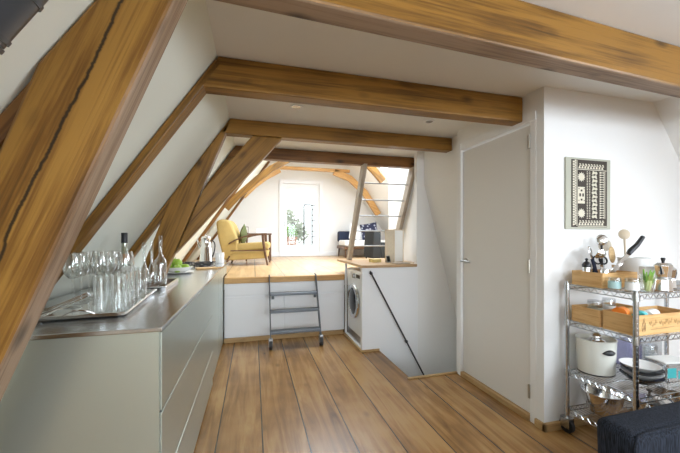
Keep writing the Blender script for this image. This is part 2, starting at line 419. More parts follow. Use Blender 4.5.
# gables
WX0, WX1, WZ0, WZ1 = .70, 1.62, .87, 2.58
def gable(name, y0, y1, zc, hole, mat):
    mb = MB(); x0, x1, z0, z1 = hole
    mb.prism([(xl(-.0), 0), (x0, 0), (x0, zc+.02), (xl(zc), zc+.02)], y0, y1)
    mb.prism([(x1, 0), (xr(-.0), 0), (xr(zc), zc+.02), (x1, zc+.02)], y0, y1)
    mb.box((x0, y0, 0), (x1, y1, z0)); mb.box((x0, y0, z1), (x1, y1, zc+.02))
    return struct(mb.build(name, mat))
gable('wall_back', YB, YB+.16, ZB, (WX0, WX1, WZ0, WZ1), M['wall'])
gable('wall_front', YF-.16, YF, ZC, (-.4, 2.6, .75, 2.1), M['wall'])
# far window, frame and pane
w = struct(MB().box((WX0, YB+.02, WZ0), (WX0+.10, YB+.10, WZ1)).box((WX1-.10, YB+.02, WZ0), (WX1, YB+.10, WZ1)).box((WX0+.10, YB+.02, WZ0), (WX1-.10, YB+.10, WZ0+.18)).box((WX0+.10, YB+.02, WZ1-.13), (WX1-.10, YB+.10, WZ1)).build('window_1', M['white'], bevel=.006))
MB().box((WX0+.09, YB+.055, WZ0+.17), (WX1-.09, YB+.062, WZ1-.12)).build('window_pane', M['pane'], w)
MB().cyl((WX0+.05, YB+.02, 1.62), (WX0+.05, YB-.03, 1.62), .012).box((WX0+.038, YB-.04, 1.50), (WX0+.062, YB-.025, 1.64)).build('window_handle', M['satin'], w)
struct(MB().box((WX0-.09, YB-.03, .77), (WX0, YB, WZ1+.09)).box((WX1, YB-.03, .77), (WX1+.09, YB, WZ1+.09)).box((WX0, YB-.03, WZ1), (WX1, YB, WZ1+.09)).box((WX0, YB-.03, .77), (WX1, YB, WZ0)).build('trim_1', M['white'], bevel=.005))
struct(MB().box((xl(.9), YB-.025, .77), (WX0-.09, YB, .87)).box((WX1+.09, YB-.025, .77), (xr(.9), YB, .87)).build('baseboard_back', M['white'], bevel=.005))
# window behind the camera
w2 = MB()
for x in (-.4, .57, 1.57, 2.54): w2.box((x, YF-.12, .75), (x+.06, YF-.05, 2.1))
w2.box((-.34, YF-.12, .75), (2.54, YF-.05, .81)).box((-.34, YF-.12, 2.04), (2.54, YF-.05, 2.1))
struct(w2.build('window_2', M['white']))
def skylight(name, fx, h):
    mb = MB(); y0, y1, z0, z1 = h; d = .05
    for a, b, c, e in ((y0, y0+d, z0, z1), (y1-d, y1, z0, z1), (y0, y1, z0, z0+d), (y0, y1, z1-d, z1)):
        p = [(fx(c), a, c), (fx(c), b, c), (fx(e), b, e), (fx(e), a, e)]
        s = 1 if fx is xr else -1
        q = [(x+s*.10, y, z+.06) for x, y, z in p]
        v = [mb.bm.verts.new(t) for t in p+q]
        for f in ((0,1,2,3),(7,6,5,4),(0,4,5,1),(1,5,6,2),(2,6,7,3),(3,7,4,0)): mb.bm.faces.new([v[i] for i in f])
    struct(mb.build(name, M['white']))
skylight('window_3', xr, HR1); skylight('window_4', xr, HR2); skylight('window_5', xl, HL1)
# closet block on the right: rack wall, door wall, stair alcove, partition
XD, YD0, YD1 = 1.815, 1.79, 2.535
struct(MB().prism([(XD, 0), (xr(0), 0), (xr(ZC), ZC), (XD, ZC)], 1.68, 1.74).build('wall_rack', M['wall']))
mb = MB()
mb.box((XD, 1.74, 0), (XD+.07, YD0-.0, ZC)); mb.box((XD, YD0, 2.03), (XD+.07, YD1, ZC)); mb.box((XD, YD1, 0), (XD+.07, SY0-.01, ZC))
struct(mb.build('wall_door', M['wall']))
dr = struct(MB().box((XD+.010, YD0+.006, .045), (XD+.05, YD1-.006, 2.016)).build('door_1', M['doorp'], bevel=.003))
for z in (.20, 1.05, 1.90):
    MB().cyl((XD-.003, YD0+.006, z-.045), (XD-.003, YD0+.006, z+.045), .008, seg=10).build('door_hinge', M['brass'], dr, smooth=True)
hb = MB(); hb.cyl((XD+.012, YD1-.05, 1.04), (XD+.002, YD1-.05, 1.04), .025, seg=20)
hb.cyl((XD+.002, YD1-.05, 1.04), (XD-.045, YD1-.05, 1.04), .009, seg=12); hb.tube([(XD-.042, YD1-.045, 1.04), (XD-.046, YD1-.10, 1.042), (XD-.044, YD1-.165, 1.038)], .009, 10)
hb.build('door_handle', M['satin'], dr, smooth=True)
tr = MB().box((XD-.012, YD1, 0), (XD, YD1+.06, 2.09)).box((XD-.002, YD0-.05, .0), (XD, YD0-.004, 2.09)).box((XD-.008, YD0-.05, 2.03), (XD, YD1, 2.09))
struct(tr.build('trim_2', M['wall'], bevel=.004))
struct(MB().box((XD-.016, YD0, 0), (XD+.03, YD1, .04)).build('trim_3', M['skirt'], bevel=.004, axis=(0,1,0)))
struct(MB().box((XD-.018, 1.655, 0), (XD, YD0-.05, .05)).box((XD-.018, 1.655, 0), (xr(.03), 1.68, .05)).build('baseboard_rack', M['skirt'], bevel=.004, axis=(1,0,0)))
struct(MB().box((SX0-.03, SY0-.03, 0), (XD, SY0, .012)).build('trim_4', M['skirt'], bevel=.003, axis=(1,0,0)))
XU = 1.89
mb = MB()
mb.box((XU, SY0-.01, 1.87), (XU+.06, 3.34, ZC))
mb.prism([(XU, 1.87), (XU+.06, 1.87), (SX1+.10, 0.), (SX1+.10, -1.6), (SX1+.04, -1.6), (2.395, 0.)], SY0-.01, 3.34)
struct(mb.build('wall_alcove', M['wall']))
XP, XC = 1.92, 1.80
struct(MB().box((XC, SY1, -1.6), (SX1+.06, SY1+.06, ZC)).box((XP, SY1+.06, 0), (XP+.06, 4.41, ZB)).box((XP+.06, 4.35, 0), (xr(0), 4.41, ZB)).build('wall_partition', M['wall']))
# raised platform
PZ, PY = .765, 4.03
struct(MB().box((-.335, PY, PZ-.07), (1.138, PY+.05, PZ)).build('platform_edge', M['edgew'], bevel=.006, axis=(1,0,0)))
mb = MB().box((-.335, PY+.05, PZ-.05), (XP, 4.5, PZ)).box((xl(PZ-.05), 4.5, PZ-.05), (XP, YB, PZ)).box((XP, 4.41, PZ-.05), (xr(PZ-.05), YB, PZ))
struct(mb.build('platform_floor', M['pfloor']))
mb = MB().box((-.335, PY+.02, .05), (1.138, PY+.05, PZ-.07))
struct(mb.build('wall_platform', M['white']))
for i, (a, b) in enumerate(((-.33, .36), (.366, 1.136))):
    MBo = MB().box((a+.004, PY+.008, .065), (b-.004, PY+.02, .535)).build('panel_lower', M['white'], bpy.data.objects['wall_platform'], bevel=.003)
MB().box((-.33, PY+.004, .555), (1.136, PY+.02, PZ-.075)).build('panel_upper', M['white'], bpy.data.objects['wall_platform'], bevel=.003)
struct(MB().box((-.335, PY-.01, 0), (1.12, PY+.05, .05)).build('baseboard_platform', M['skirt'], bevel=.004, axis=(1,0,0)))
# white screen wall in front of the washing machine, with its plinth
struct(MB().prism([(1.14, 0), (SX0, 0), (SX0, -1.6), (XC+.01, -1.6), (XC+.01, .91), (1.14, .91)], 3.335, 3.365).build('wall_screen', M['white'], bevel=.003))
struct(MB().box((1.14, 3.365, .0), (1.165, 3.39, .91)).box((1.14, 4.0, 0), (1.165, 4.03, .91)).box((1.14, 3.39, .0), (1.17, 4.0, .03)).build('trim_5', M['white'], bevel=.003))
struct(MB().box((1.128, 3.32, 0), (SX0, 3.335, .022)).box((1.118, 3.32, 0), (1.14, 4.02, .022)).build('baseboard_screen', M['skirt'], bevel=.003, axis=(1,0,0)))

# ------------------------------------------------------------------ timber frame
def timber(name, poly, y0, y1, mat, label, cat, group=None, bevel=.008):
    """poly of (x, z); the first edge gives the grain direction"""
    a, b = V((poly[0][0], 0, poly[0][1])), V((poly[1][0], 0, poly[1][1]))
    o = MB().prism(poly, y0, y1).build(name, mat, axis=b-a, bevel=bevel)
    return tag(o, label, cat, group)
def rafter(y0, y1, z0, z1, proud, label, mat=M['beam']):
    e = .004
    timber('roof_rafter', [(xl(z0)+proud, z0), (xl(z1)+proud, z1), (xl(z1)+e, z1), (xl(z0)+e, z0)], y0, y1, mat, label, 'rafter')
# near beam, slightly skewed
mb = MB(); 
pts = [(-.17, 1.02), (3.0, 1.193), (3.0, 1.283), (-.17, 1.12)]
mb.prism_z(pts, 2.015, ZC-.002)
tag(mb.build('ceiling_beam', M['beam'], axis=(1, .0545, 0), bevel=.01), 'thick golden pine ceiling beam in front of the sloping leaning post', 'beam')
timber('leaning_post', [(-.985, 0), (-.10, ZC-.002), (xl(ZC)+.004, ZC-.002), (xl(1.70)+.004, 1.70), (-1.13, 0)], 1.01, 1.10, M['beamp'],
       'massive split pine post leaning beside the end of the steel counter', 'post', bevel=.01)
rafter(1.03, 1.12, 0, 1.85, .06, 'dark rafter against the roof behind the massive split post', M['beamd'])
timber('ceiling_beam', [(xl(2.05)+.01, 2.05), (1.812, 2.05), (1.812, ZC-.002), (xl(ZC-.002)+.01, ZC-.002)], 1.845, 1.945, M['beam'],
       'golden pine ceiling beam ending above the closed grey door', 'beam')
rafter(1.845, 1.945, 0, 2.2, .055, 'slim pine rafter on the pale roof slope above the wine glasses')
timber('ceiling_beam', [(xl(2.10)+.01, 2.10), (XU, 2.10), (XU, ZC-.002), (xl(ZC-.002)+.01, ZC-.002)], 2.79, 2.89, M['beam'],
       'pine ceiling beam carried by the leaning post and diagonal brace', 'beam')
rafter(2.80, 2.88, .5, 2.2, .06, 'brown rafter on the roof slope behind the decanters')
timber('leaning_post', [(-.682, .924), (-.17, ZC-.004), (-.185, ZC-.004), (-.63, 1.55), (-.86, .924)], 2.79, 2.88, M['beam'],
       'broad pine post leaning up from behind the green apples', 'post')
timber('diagonal_brace', [(-.60, 1.115), (.239, 2.098), (-.008, 2.098), (-.395, 1.63)], 2.80, 2.88, M['beam'],
       'diagonal pine brace between leaning post and ceiling beam', 'brace')
timber('ceiling_beam', [(xl(2.10)+.01, 2.10), (XP, 2.10), (XP, ZC-.002), (xl(ZC-.002)+.01, ZC-.002)], 3.60, 3.70, M['beamd'],
       'darker pine beam at the head of the tall ladder', 'beam')
rafter(3.62, 3.70, .95, 2.2, .10, 'pale brown rafter glimpsed between the leaning post and its brace')
rafter(5.65, 5.73, PZ, ZB-.02, .06, 'rafter on the sunlit roof just behind the silver jug', M['beamd'])
rafter(7.45, 7.53, PZ, ZB-.02, .06, 'thin rafter on the sunlit roof above the mustard armchair', M['beamd'])
def knee(pts, wid, y0, y1, mat, label):
    """curved knee brace: centre line points in (x, z)"""
    n = len(pts); L_, R_ = [], []
    for i, p in enumerate(pts):
        a = V(pts[max(0, i-1)]); b = V(pts[min(n-1, i+1)]); d = (b-a).normalized(); q = V((-d.y, d.x))*wid/2
        L_.append((p[0]+q.x, p[1]+q.y)); R_.append((p[0]-q.x, p[1]-q.y))
    return timber('knee_brace', L_ + R_[::-1], y0, y1, mat, label, 'brace', bevel=.006)
knee([(-.44, 1.72), (-.26, 1.93), (.05, 2.22), (.30, 2.43), (.62, 2.62)], .105, 5.65, 5.72, M['beam'], 'sturdy pine knee brace high above the mustard armchair')
knee([(-.22, 2.15), (.02, 2.40), (.27, 2.60), (.58, 2.78)], .12, 7.45, 7.52, M['edgew'], 'pale pine knee brace beside the far window wall')  # both far braces: lens glare put into the colour as paler wood
knee([(1.85, 2.80), (2.25, 2.66), (2.62, 2.34), (2.98, 1.80)], .15, 7.45, 7.52, M['edgew'], 'curved pale knee brace seen through the ladder')
knee([(2.02, 2.64), (2.17, 2.50), (2.36, 2.30)], .13, 5.65, 5.72, M['beam'], 'short pine brace just behind the top of the ladder')
timber('collar_beam', [(.36, 2.80), (2.24, 2.80), (2.24, 2.87), (.36, 2.87)], 7.45, 7.55, M['edgew'], 'slim collar beam across the top of the far window wall', 'beam')  # paler wood here too, for the same lens glare
timber('collar_beam', [(.36, 2.62), (2.3, 2.62), (2.3, 2.74), (.36, 2.74)], 5.65, 5.75, M['beam'], 'collar beam over the middle of the raised room', 'beam')

# greyer wood on one side of each of the two nearest timbers
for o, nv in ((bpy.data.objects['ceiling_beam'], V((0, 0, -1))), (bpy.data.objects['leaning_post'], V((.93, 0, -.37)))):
    o.data.materials.append(M['beamg']); R3 = o.matrix_world.to_3x3()
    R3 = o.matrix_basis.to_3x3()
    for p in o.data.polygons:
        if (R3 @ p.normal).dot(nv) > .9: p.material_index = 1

# stove pipe
t = thing('stove_pipe', 'dark grey metal stove pipe climbing along the sloping roof', 'pipe', (0,0,0))
ax = V((.66, 0, 1)).normalized(); p0 = V((-.477, .65, 1.6))
def pp(k): return p0 + ax*k
MB().cyl(pp(-.9), pp(.012), .072, seg=40).build('pipe_section', M['pipe'], t, smooth=True)
MB().cyl(pp(.012), pp(.55), .076, seg=40).build('pipe_section', M['pipe'], t, smooth=True)
for k in (.006, .024, .108): MB().cyl(pp(k-.004), pp(k+.004), .0785, seg=40).build('pipe_collar', M['pipe'], t, smooth=True)

# downlights
for x, y, lab in ((.31, 2.42, 'recessed round downlight in the ceiling above the leaning post'), (1.43, 2.44, 'recessed round downlight in the ceiling beside the grey door')):
    t = thing('downlight', lab, 'ceiling light', (x, y, ZC))
    MB().lathe([(.030, 0), (.047, 0), (.047, -.006), (.040, -.008), (.030, -.004)], seg=28).build('trim_ring', M['white'], t, smooth=True)
    MB().lathe([(0, -.001), (.030, -.001), (.032, -.004), (0, -.004)], seg=24).build('lamp', M['spot'], t, smooth=True)

# ------------------------------------------------------------------ kitchen
CZ, FX = .92, -.33
c1 = thing('base_cabinet', 'long stainless steel base cabinet with wide drawers under the glasses', 'cabinet', (-.66, 2.1, 0))
def rel(o): return -V(o.location)
def shift(mb, o): bmesh.ops.translate(mb.bm, verts=mb.bm.verts[:], vec=rel(o)); return mb
Y0, Y1 = 1.32, 2.915
shift(MB().box((-1.0, Y0+.012, .06), (FX-.03, Y1, CZ-.018)), c1).build('body', M['satin'], c1)
shift(MB().box((-1.0, Y0, .0), (FX-.006, Y0+.012, CZ-.018)), c1).build('end_panel', M['steel'], c1)
shift(MB().box((-1.0, Y0+.03, 0), (FX-.05, Y1, .06)), c1).build('plinth', M['iron'], c1)
for z0, z1 in ((.02, .295), (.303, .595), (.603, .895)):
    shift(MB().box((FX-.03, Y0+.018, z0), (FX, Y1-.02, z1)), c1).build('drawer', M['steel'], c1, bevel=.002)
o = MB().box((-1.03, Y0-.008, CZ-.016), (FX+.006, Y1+.004, CZ)).build('worktop', M['steeltop'], bevel=.002)
tag(o, 'thin polished steel worktop holding the trays of glassware', 'worktop')
c2 = thing('base_cabinet', 'short steel base cabinet next to the platform drawers', 'cabinet', (-.66, 3.7, 0))
Y0, Y1 = 2.935, 4.5
shift(MB().box((-1.0, Y0, .0), (FX-.05, Y1, CZ-.018)), c2).build('body', M['steel'], c2)
shift(MB().box((FX-.05, Y0+.012, .02), (FX-.012, 3.47, .895)), c2).build('door', M['steel'], c2, bevel=.002)
shift(MB().box((FX-.05, 3.478, .02), (FX-.012, PY-.02, .895)), c2).build('door', M['steel'], c2, bevel=.002)
shift(MB().box((FX-.05, PY+.0, .78), (FX-.012, Y1, .895)), c2).build('drawer', M['steel'], c2, bevel=.002)
o = MB().box((-1.03, Y0-.010, CZ-.016), (FX+.0, Y1+.004, CZ)).build('worktop', M['steeltop'], bevel=.002)
tag(o, 'steel worktop holding the green apples and the hob', 'worktop')

# gas hob
t = thing('gas_hob', 'black gas hob set in the steel worktop by the jug', 'hob', (-.66, 3.95, CZ))
MB().box((-.24, -.26, 0), (.24, .26, .006)).build('hob_plate', M['steeltop'], t, bevel=.002)
for sx in (-1, 1):
    for sy in (-1, 1):
        cx, cy = sx*.115, sy*.13
        b = MB().cyl((cx, cy, .006), (cx, cy, .02), .035, .03, seg=18).build('burner', M['iron'], t, smooth=True)
        g = MB()
        for k in range(4):
            a = k*PI/2+PI/4; g.cbox((cx+.06*math.cos(a), cy+.06*math.sin(a), .032), (.075, .009, .010), RZ(a))
            g.cbox((cx+.095*math.cos(a), cy+.095*math.sin(a), .018), (.010, .010, .026), RZ(a))
        for a, bq in (((-.1,-.1),(.1,-.1)),((.1,-.1),(.1,.1)),((.1,.1),(-.1,.1)),((-.1,.1),(-.1,-.1))):
            g.tube([(cx+a[0]*1.0, cy+a[1]*1.0, .032), (cx+bq[0], cy+bq[1], .032)], .005, 6)
        g.build('pan_support', M['iron'], t)

# silver jug, mug, bread board
t = thing('coffee_pot', 'tall silver pot at the far end of the steel worktop', 'pot', (-.575, 4.36, CZ))
MB().lathe([(0, 0), (.082, 0), (.084, .02), (.078, .03), (.066, .20), (.062, .215), (.058, .22), (.058, .30), (.064, .315), (.060, .318), (.05, .31), (0, .31)], seg=28).build('body', M['silver'], t, smooth=True)
MB().lathe([(0, .312), (.058, .312), (.05, .335), (.012, .342), (.012, .352), (.016, .362), (0, .368)], seg=24).build('lid', M['silver'], t, smooth=True)
MB().tube(bez((.06, 0, .29), (.14, 0, .27), (.076, 0, .08), 10), .007).build('handle', M['black'], t, smooth=True)
MB().tube(bez((-.062, 0, .20), (-.095, 0, .24), (-.10, 0, .30), 8), [.016-.001*i for i in range(9)]).build('spout', M['silver'], t, smooth=True)
t = thing('mug', 'plain white mug beside the tall silver pot', 'mug', (-.42, 4.42, CZ))
MB().lathe([(0, 0), (.05, 0), (.055, .01), (.055, .13), (.050, .13), (.050, .012), (0, .012)], seg=24).build('cup', M['ceramic'], t, smooth=True)
MB().tube(bez((-.0, -.054, .105), (0, -.11, .07), (0, -.054, .03), 10), .007).build('handle', M['ceramic'], t, smooth=True)
t = thing('bread_board', 'small wooden board with a handle on the steel worktop', 'board', (-.47, 3.585, CZ), .3)
MB().box((-.10, -.06, 0), (.10, .06, .016)).build('board', M['crate'], t, bevel=.006)
MB().box((.10, -.014, .002), (.17, .014, .014)).build('handle', M['crate'], t, bevel=.005)

# plates and apples
o = MB().lathe([(0, 0), (.09, 0), (.13, .012), (.132, .016), (.09, .006), (0, .006)], seg=36).build('plate', M['ceramic'], smooth=True, loc=(-.665, 3.24, CZ))
tag(o, 'flat white plate underneath the bowl of apples', 'plate')
o = MB().lathe([(0, 0), (.06, 0), (.105, .020), (.125, .048), (.121, .049), (.10, .026), (.06, .008), (0, .008)], seg=36).build('bowl', M['ceramic'], smooth=True, loc=(-.665, 3.24, CZ+.010))
tag(o, 'shallow white bowl filled with green apples', 'bowl')
ap = thing('apple', 'shiny green apple in the shallow white bowl', 'apple', (0,0,0), 0, 'green apples in the bowl')
MB().lathe([(0, .010), (.012, .002), (.026, .006), (.036, .026), (.036, .044), (.026, .062), (.010, .066), (0, .058)], seg=20).build('flesh', M['apple'], ap, smooth=True)
MB().tube([(0, 0, .058), (.003, 0, .070), (.006, .002, .078)], .0016, 5).build('stem', M['darkwood'], ap)
aps = [(-.725, 3.22, .015), (-.655, 3.18, .015), (-.61, 3.245, .015), (-.66, 3.30, .015), (-.735, 3.29, .02), (-.67, 3.235, .062), (-.715, 3.265, .068)]
for i, (x, y, z) in enumerate(aps):
    q = ap if i == 0 else dup(ap, (0,0,0)); q.location = (x, y, CZ+z); q.rotation_euler = (random.uniform(-.4,.4), random.uniform(-.4,.4), i*1.1)

# ---- tray of glasses
TA = math.radians(5)
t = thing('serving_tray', 'rectangular silver tray crowded with wine glasses and tumblers', 'tray', (-.695, 1.80, CZ), TA)
hw, hl = .150, .285
MB().box((-hw, -hl, .006), (hw, hl, .010)).build('base', M['silver'], t)
rim = MB()
for r, z in ((0, .010), (.010, .016), (.017, .020)):
    x, y = hw+r, hl+r
    rim.tube([(-x,-y,z),(x,-y,z),(x,y,z),(-x,y,z)], .0052, 8, closed=True)
rim.build('rim', M['silver'], t, smooth=True)
for sy in (-1, 1):
    MB().tube(bez((-.06, sy*(hl+.012), .018), (0, sy*(hl+.03), .065), (.06, sy*(hl+.012), .018), 12), .005).build('handle', M['silver'], t, smooth=True)
for sx in (-1, 1):
    for sy in (-1, 1):
        MB().sphere((sx*(hw-.02), sy*(hl-.02), .0065), .006, 10).build('foot', M['silver'], t, smooth=True)
def on_tray(x, y):
    v = RZ(TA) @ V((x, y, 0)); return (-.695+v.x, 1.80+v.y, CZ+.0105)
wg = thing('wine_glass', 'tall clear wine glass standing on the silver tray', 'wine glass', (0,0,0), 0, 'wine glasses on the silver tray')
MB().lathe([(.004, .128), (.018, .132), (.034, .155), (.0395, .185), (.037, .215), (.032, .245), (.0312, .245), (.0362, .215), (.0386, .185), (.033, .156), (.017, .134), (.0, .131)], seg=28).build('bowl', M['glass'], wg, smooth=True)
MB().lathe([(.0048, .010), (.0045, .07), (.0058, .129)], seg=12).build('stem', M['glass'], wg, smooth=True)
MB().lathe([(0, 0), (.034, 0), (.035, .0015), (.012, .005), (.0035, .012)], seg=28).build('foot', M['glass'], wg, smooth=True)
wsp = [(-.105, -.05), (-.108, .045), (-.105, .14), (-.10, .232), (-.02, .02), (-.018, .115), (-.015, .21), (.068, .08)]
for i, (x, y) in enumerate(wsp):
    q = wg if i == 0 else dup(wg, (0,0,0)); q.location = on_tray(x, y); q.rotation_euler.z = i
tg = tag(MB().lathe([(0, 0), (.026, 0), (.028, .005), (.030, .155), (.0288, .155), (.0265, .010), (0, .010)], seg=24).build('tumbler', M['glass'], smooth=True),
         'straight tall clear tumbler standing on the silver tray', 'glass', 'straight tumblers on the silver tray')
tsp = [(.055, -.225), (.118, -.225), (.05, -.15), (.115, -.15), (.115, -.075), (.05, -.075), (.117, .0), (.117, .17)]
for i, (x, y) in enumerate(tsp):
    q = tg if i == 0 else tg.copy()
    if i: C.objects.link(q)
    q.location = on_tray(x, y)
# liquor bottle
t = thing('liquor_bottle', 'clear spirits bottle with black cap behind the wine glasses', 'bottle', (-.735, 2.17, CZ))
MB().lathe([(0, 0), (.034, 0), (.036, .004), (.036, .19), (.030, .215), (.016, .245), (.0145, .30), (.0135, .30), (.015, .245), (.029, .214), (.034, .188), (.034, .008), (0, .008)], seg=28).build('body', M['liquor'], t, smooth=True)
MB().lathe([(0, .295), (.0165, .295), (.0165, .352), (.015, .355), (0, .355)], seg=20).build('cap', M['black'], t, smooth=True)
MB().lathe([(.0365, .06), (.0365, .16)], seg=28).build('label', M['paperw'], t, smooth=True)
MB().lathe([(.0365, .192), (.0315, .214), (.023, .232)], seg=28).build('neck_label', M['amber'], t, smooth=True)
# second tray and decanters
t = thing('bar_tray', 'dark wooden tray with silver edges under the decanters', 'tray', (-.635, 2.40, CZ), math.radians(2))
MB().box((-.10, -.20, 0), (.10, .20, .012)).build('base', M['darkwood'], t, bevel=.003)
rim = MB()
for a, b in (((-.107,-.207),(.107,-.195)),((-.107,.195),(.107,.207)),((-.107,-.195),(-.095,.195)),((.095,-.195),(.107,.195))):
    rim.box((a[0], a[1], .0), (b[0], b[1], .026))
rim.build('rim', M['silver'], t, bevel=.003)
def decanter(loc, prof, stop, label):
    t = thing('decanter', label, 'decanter', loc)
    inner = [(max(0, r-.0022), z+(.004 if i < 2 else 0)) for i, (r, z) in enumerate(prof)][::-1]
    MB().lathe(prof+inner, seg=28).build('body', M['glass'], t, smooth=True)
    MB().lathe(stop, seg=18).build('stopper', M['glass'], t, smooth=True)
decanter((-.675, 2.32, CZ+.0125), [(0, 0), (.030, 0), (.043, .02), (.044, .045), (.032, .085), (.014, .13), (.008, .17), (.007, .22), (.009, .232)], [(0, .21), (.0058, .21), (.0065, .232), (.014, .245), (.016, .262), (.009, .28), (0, .285)], 'pear shaped clear decanter with a slim neck')
decanter((-.672, 2.47, CZ+.0125), [(0, 0), (.026, 0), (.03, .01), (.029, .06), (.018, .11), (.0095, .14), (.009, .25), (.011, .255)], [(0, .24), (.0075, .24), (.010, .257), (.010, .29), (0, .293)], 'narrow clear decanter between two larger ones')
decanter((-.583, 2.33, CZ+.0125), [(0, 0), (.034, 0), (.037, .006), (.038, .14), (.034, .165), (.018, .19), (.0105, .21), (.0095, .275), (.012, .282)], [(0, .265), (.008, .265), (.010, .284), (.0105, .322), (.008, .326), (0, .327)], 'square shouldered clear decanter with a tall stopper')

# ------------------------------------------------------------------ rolling steps
t = thing('rolling_steps', 'grey metal rolling steps hooked on the raised platform', 'steps', (.47, 3.85, 0))
xa, xb = -.285, .285
for x in (xa, xb):
    st = MB(); a = V((x, .165, .775)); b = V((x, -.17, .075))
    n = V((0, .92, -.38))
    for s in (-1, 1): pass
    d = (b-a).normalized(); q = d.cross(V((1,0,0))).normalized()*.032
    p = [a-q, a+q, b+q, b-q]; e = V((.006, 0, 0))
    vs = [st.bm.verts.new(v+e) for v in p]+[st.bm.verts.new(v-e) for v in p]
    for f in ((0,1,2,3),(7,6,5,4),(0,4,5,1),(1,5,6,2),(2,6,7,3),(3,7,4,0)): st.bm.faces.new([vs[i] for i in f])
    so = st.build('stile', M['alu'], t, bevel=.002)
    MB().tube([(x, .165, .76), (x, .19, .785), (x, .24, .779)], .007, 8).build('hook', M['alu'], so, smooth=True)
for z in (.57, .385, .175):
    y = -.17 + (.335)*(z-.075)/.70
    MB().box((xa+.006, y-.055, z-.014), (xb-.006, y+.055, z+.014)).build('tread', M['alu'], t, bevel=.004)
    if z > .5:
        for x in (xa+.035, xb-.035): MB().cyl((x, y-.045, z-.018), (x, y-.045, z-.05), .016, seg=14).build('clamp_knob', M['alu'], t, smooth=True)
for x in (xa, xb):
    c = MB().cyl((x-.018, -.185, .050), (x+.018, -.185, .050), .050, seg=28).build('caster', M['rubber'], t, smooth=True, bevel=.004)
    MB().cyl((x-.020, -.185, .050), (x+.020, -.185, .050), .024, seg=20).build('hub', M['satin'], c, smooth=True)
    MB().box((x-.022, -.205, .03), (x-.017, -.155, .115)).box((x+.017, -.205, .03), (x+.022, -.155, .115)).box((x-.022, -.205, .098), (x+.022, -.155, .118)).build('fork', M['satin'], c, bevel=.002)

# ------------------------------------------------------------------ washing machine and worktop
t = thing('washing_machine', 'white front loading washing machine under the wooden worktop', 'washing machine', (1.45, 3.69, .03))
fx = -.285
MB().box((fx, -.295, 0), (.285, .295, .83)).build('body', M['wm'], t, bevel=.012)
dv = MB(); prof = [(.20, 0), (.205, .012), (.195, .03), (.165, .036), (.15, .024), (.145, .0)]
Rm = RY(-PI/2)
dv.lathe(prof, (fx, 0, .46), 40, mat=Rm); rg = dv.build('door', M['chrome'], t, smooth=True)
MB().lathe([(.148, .004), (.14, .030), (.10, .045), (0, .05)], (fx, 0, .46), 36, mat=Rm).build('door_glass', M['dglass'], rg, smooth=True)
MB().cbox((fx-.03, -.185, .46), (.02, .03, .09)).build('door_handle', M['satin'], rg, bevel=.006)
MB().box((fx-.006, -.285, .70), (fx, .285, .82)).build('control_panel', M['wm'], t, bevel=.003)
MB().box((fx-.012, .10, .715), (fx-.006, .275, .81)).build('detergent_drawer', M['wm'], t, bevel=.004)
MB().cyl((fx-.006, -.02, .76), (fx-.030, -.02, .76), .028, .024, seg=22).build('dial', M['satin'], t, smooth=True)
MB().box((fx-.008, -.22, .745), (fx-.006, -.09, .785)).build('display', M['black'], t)
MB().box((fx-.003, -.28, .015), (fx, .28, .09)).build('kick_plate', M['satin'], t, bevel=.002)
wt = MB().prism_z([(1.135, 3.325), (XC-.002, 3.325), (XC-.002, 3.402), (XP-.002, 3.402), (XP-.002, 4.40), (1.135, 4.40)], .912, .942).build('worktop', M['topwood'], bevel=.004, axis=(1,0,0))
tag(wt, 'wooden worktop over the washing machine at the ladder foot', 'worktop')

# handrail on the screen wall
t = thing('handrail', 'thin black metal handrail sloping down the white screen wall', 'handrail', (1.22, 3.30, .88))
a, b = V((0, 0, 0)), V((.66, 0, -1.22))
MB().tube([a, b], .0085, 12).build('rail', M['iron'], t, smooth=True)
for k in (.02, .655): 
    p = a.lerp(b, k); MB().cyl(p, p+V((0, .033, 0)), .010, seg=12).sphere(p, .017, 12).build('bracket', M['iron'], t, smooth=True)

# ladder to the loft
t = thing('ladder', 'tall weathered wooden ladder with metal rungs standing on the worktop', 'ladder', (1.25, 4.2, .942))
top = V((0, -.62, 1.157)); wd = .63
dd = top.normalized(); nn = dd.cross(V((1,0,0))).normalized()
for x in (0, wd):
    p = []
    for e in (-.016, .016):
        for q, base in ((-.045, V((0,0,0))), (.045, V((0,0,0)))): p.append((e, q, base))
    mb = MB(); e = V((.022, 0, 0)); q = nn*.04
    A = V((x, 0, .0)); B = V((x, 0, 0))+top
    low = [A-q*1.0+dd*.03, A+q*1.0+dd*.03]
    vs = []
    for s in (e, -e):
        vs += [mb.bm.verts.new(v+s) for v in (A+V((0,-.06,0)), A+V((0,.06,0)), B+V((0,.06,-.003)), B+V((0,-.06,-.003)))]
    for f in ((0,1,2,3),(7,6,5,4),(0,4,5,1),(1,5,6,2),(2,6,7,3),(3,7,4,0)): mb.bm.faces.new([vs[i] for i in f])
    bmesh.ops.recalc_face_normals(mb.bm, faces=mb.bm.faces[:])
    mb.build('stile', M['greywood'], t, bevel=.003, axis=dd)
for z in (1.90, 1.71, 1.52, 1.33, 1.13):
    k = (z-.942)/1.157; p = top*k
    MB().cyl(p+V((-.004, 0, 0)), p+V((wd+.004, 0, 0)), .0085, seg=10).build('rung', M['satin'], t, smooth=True)

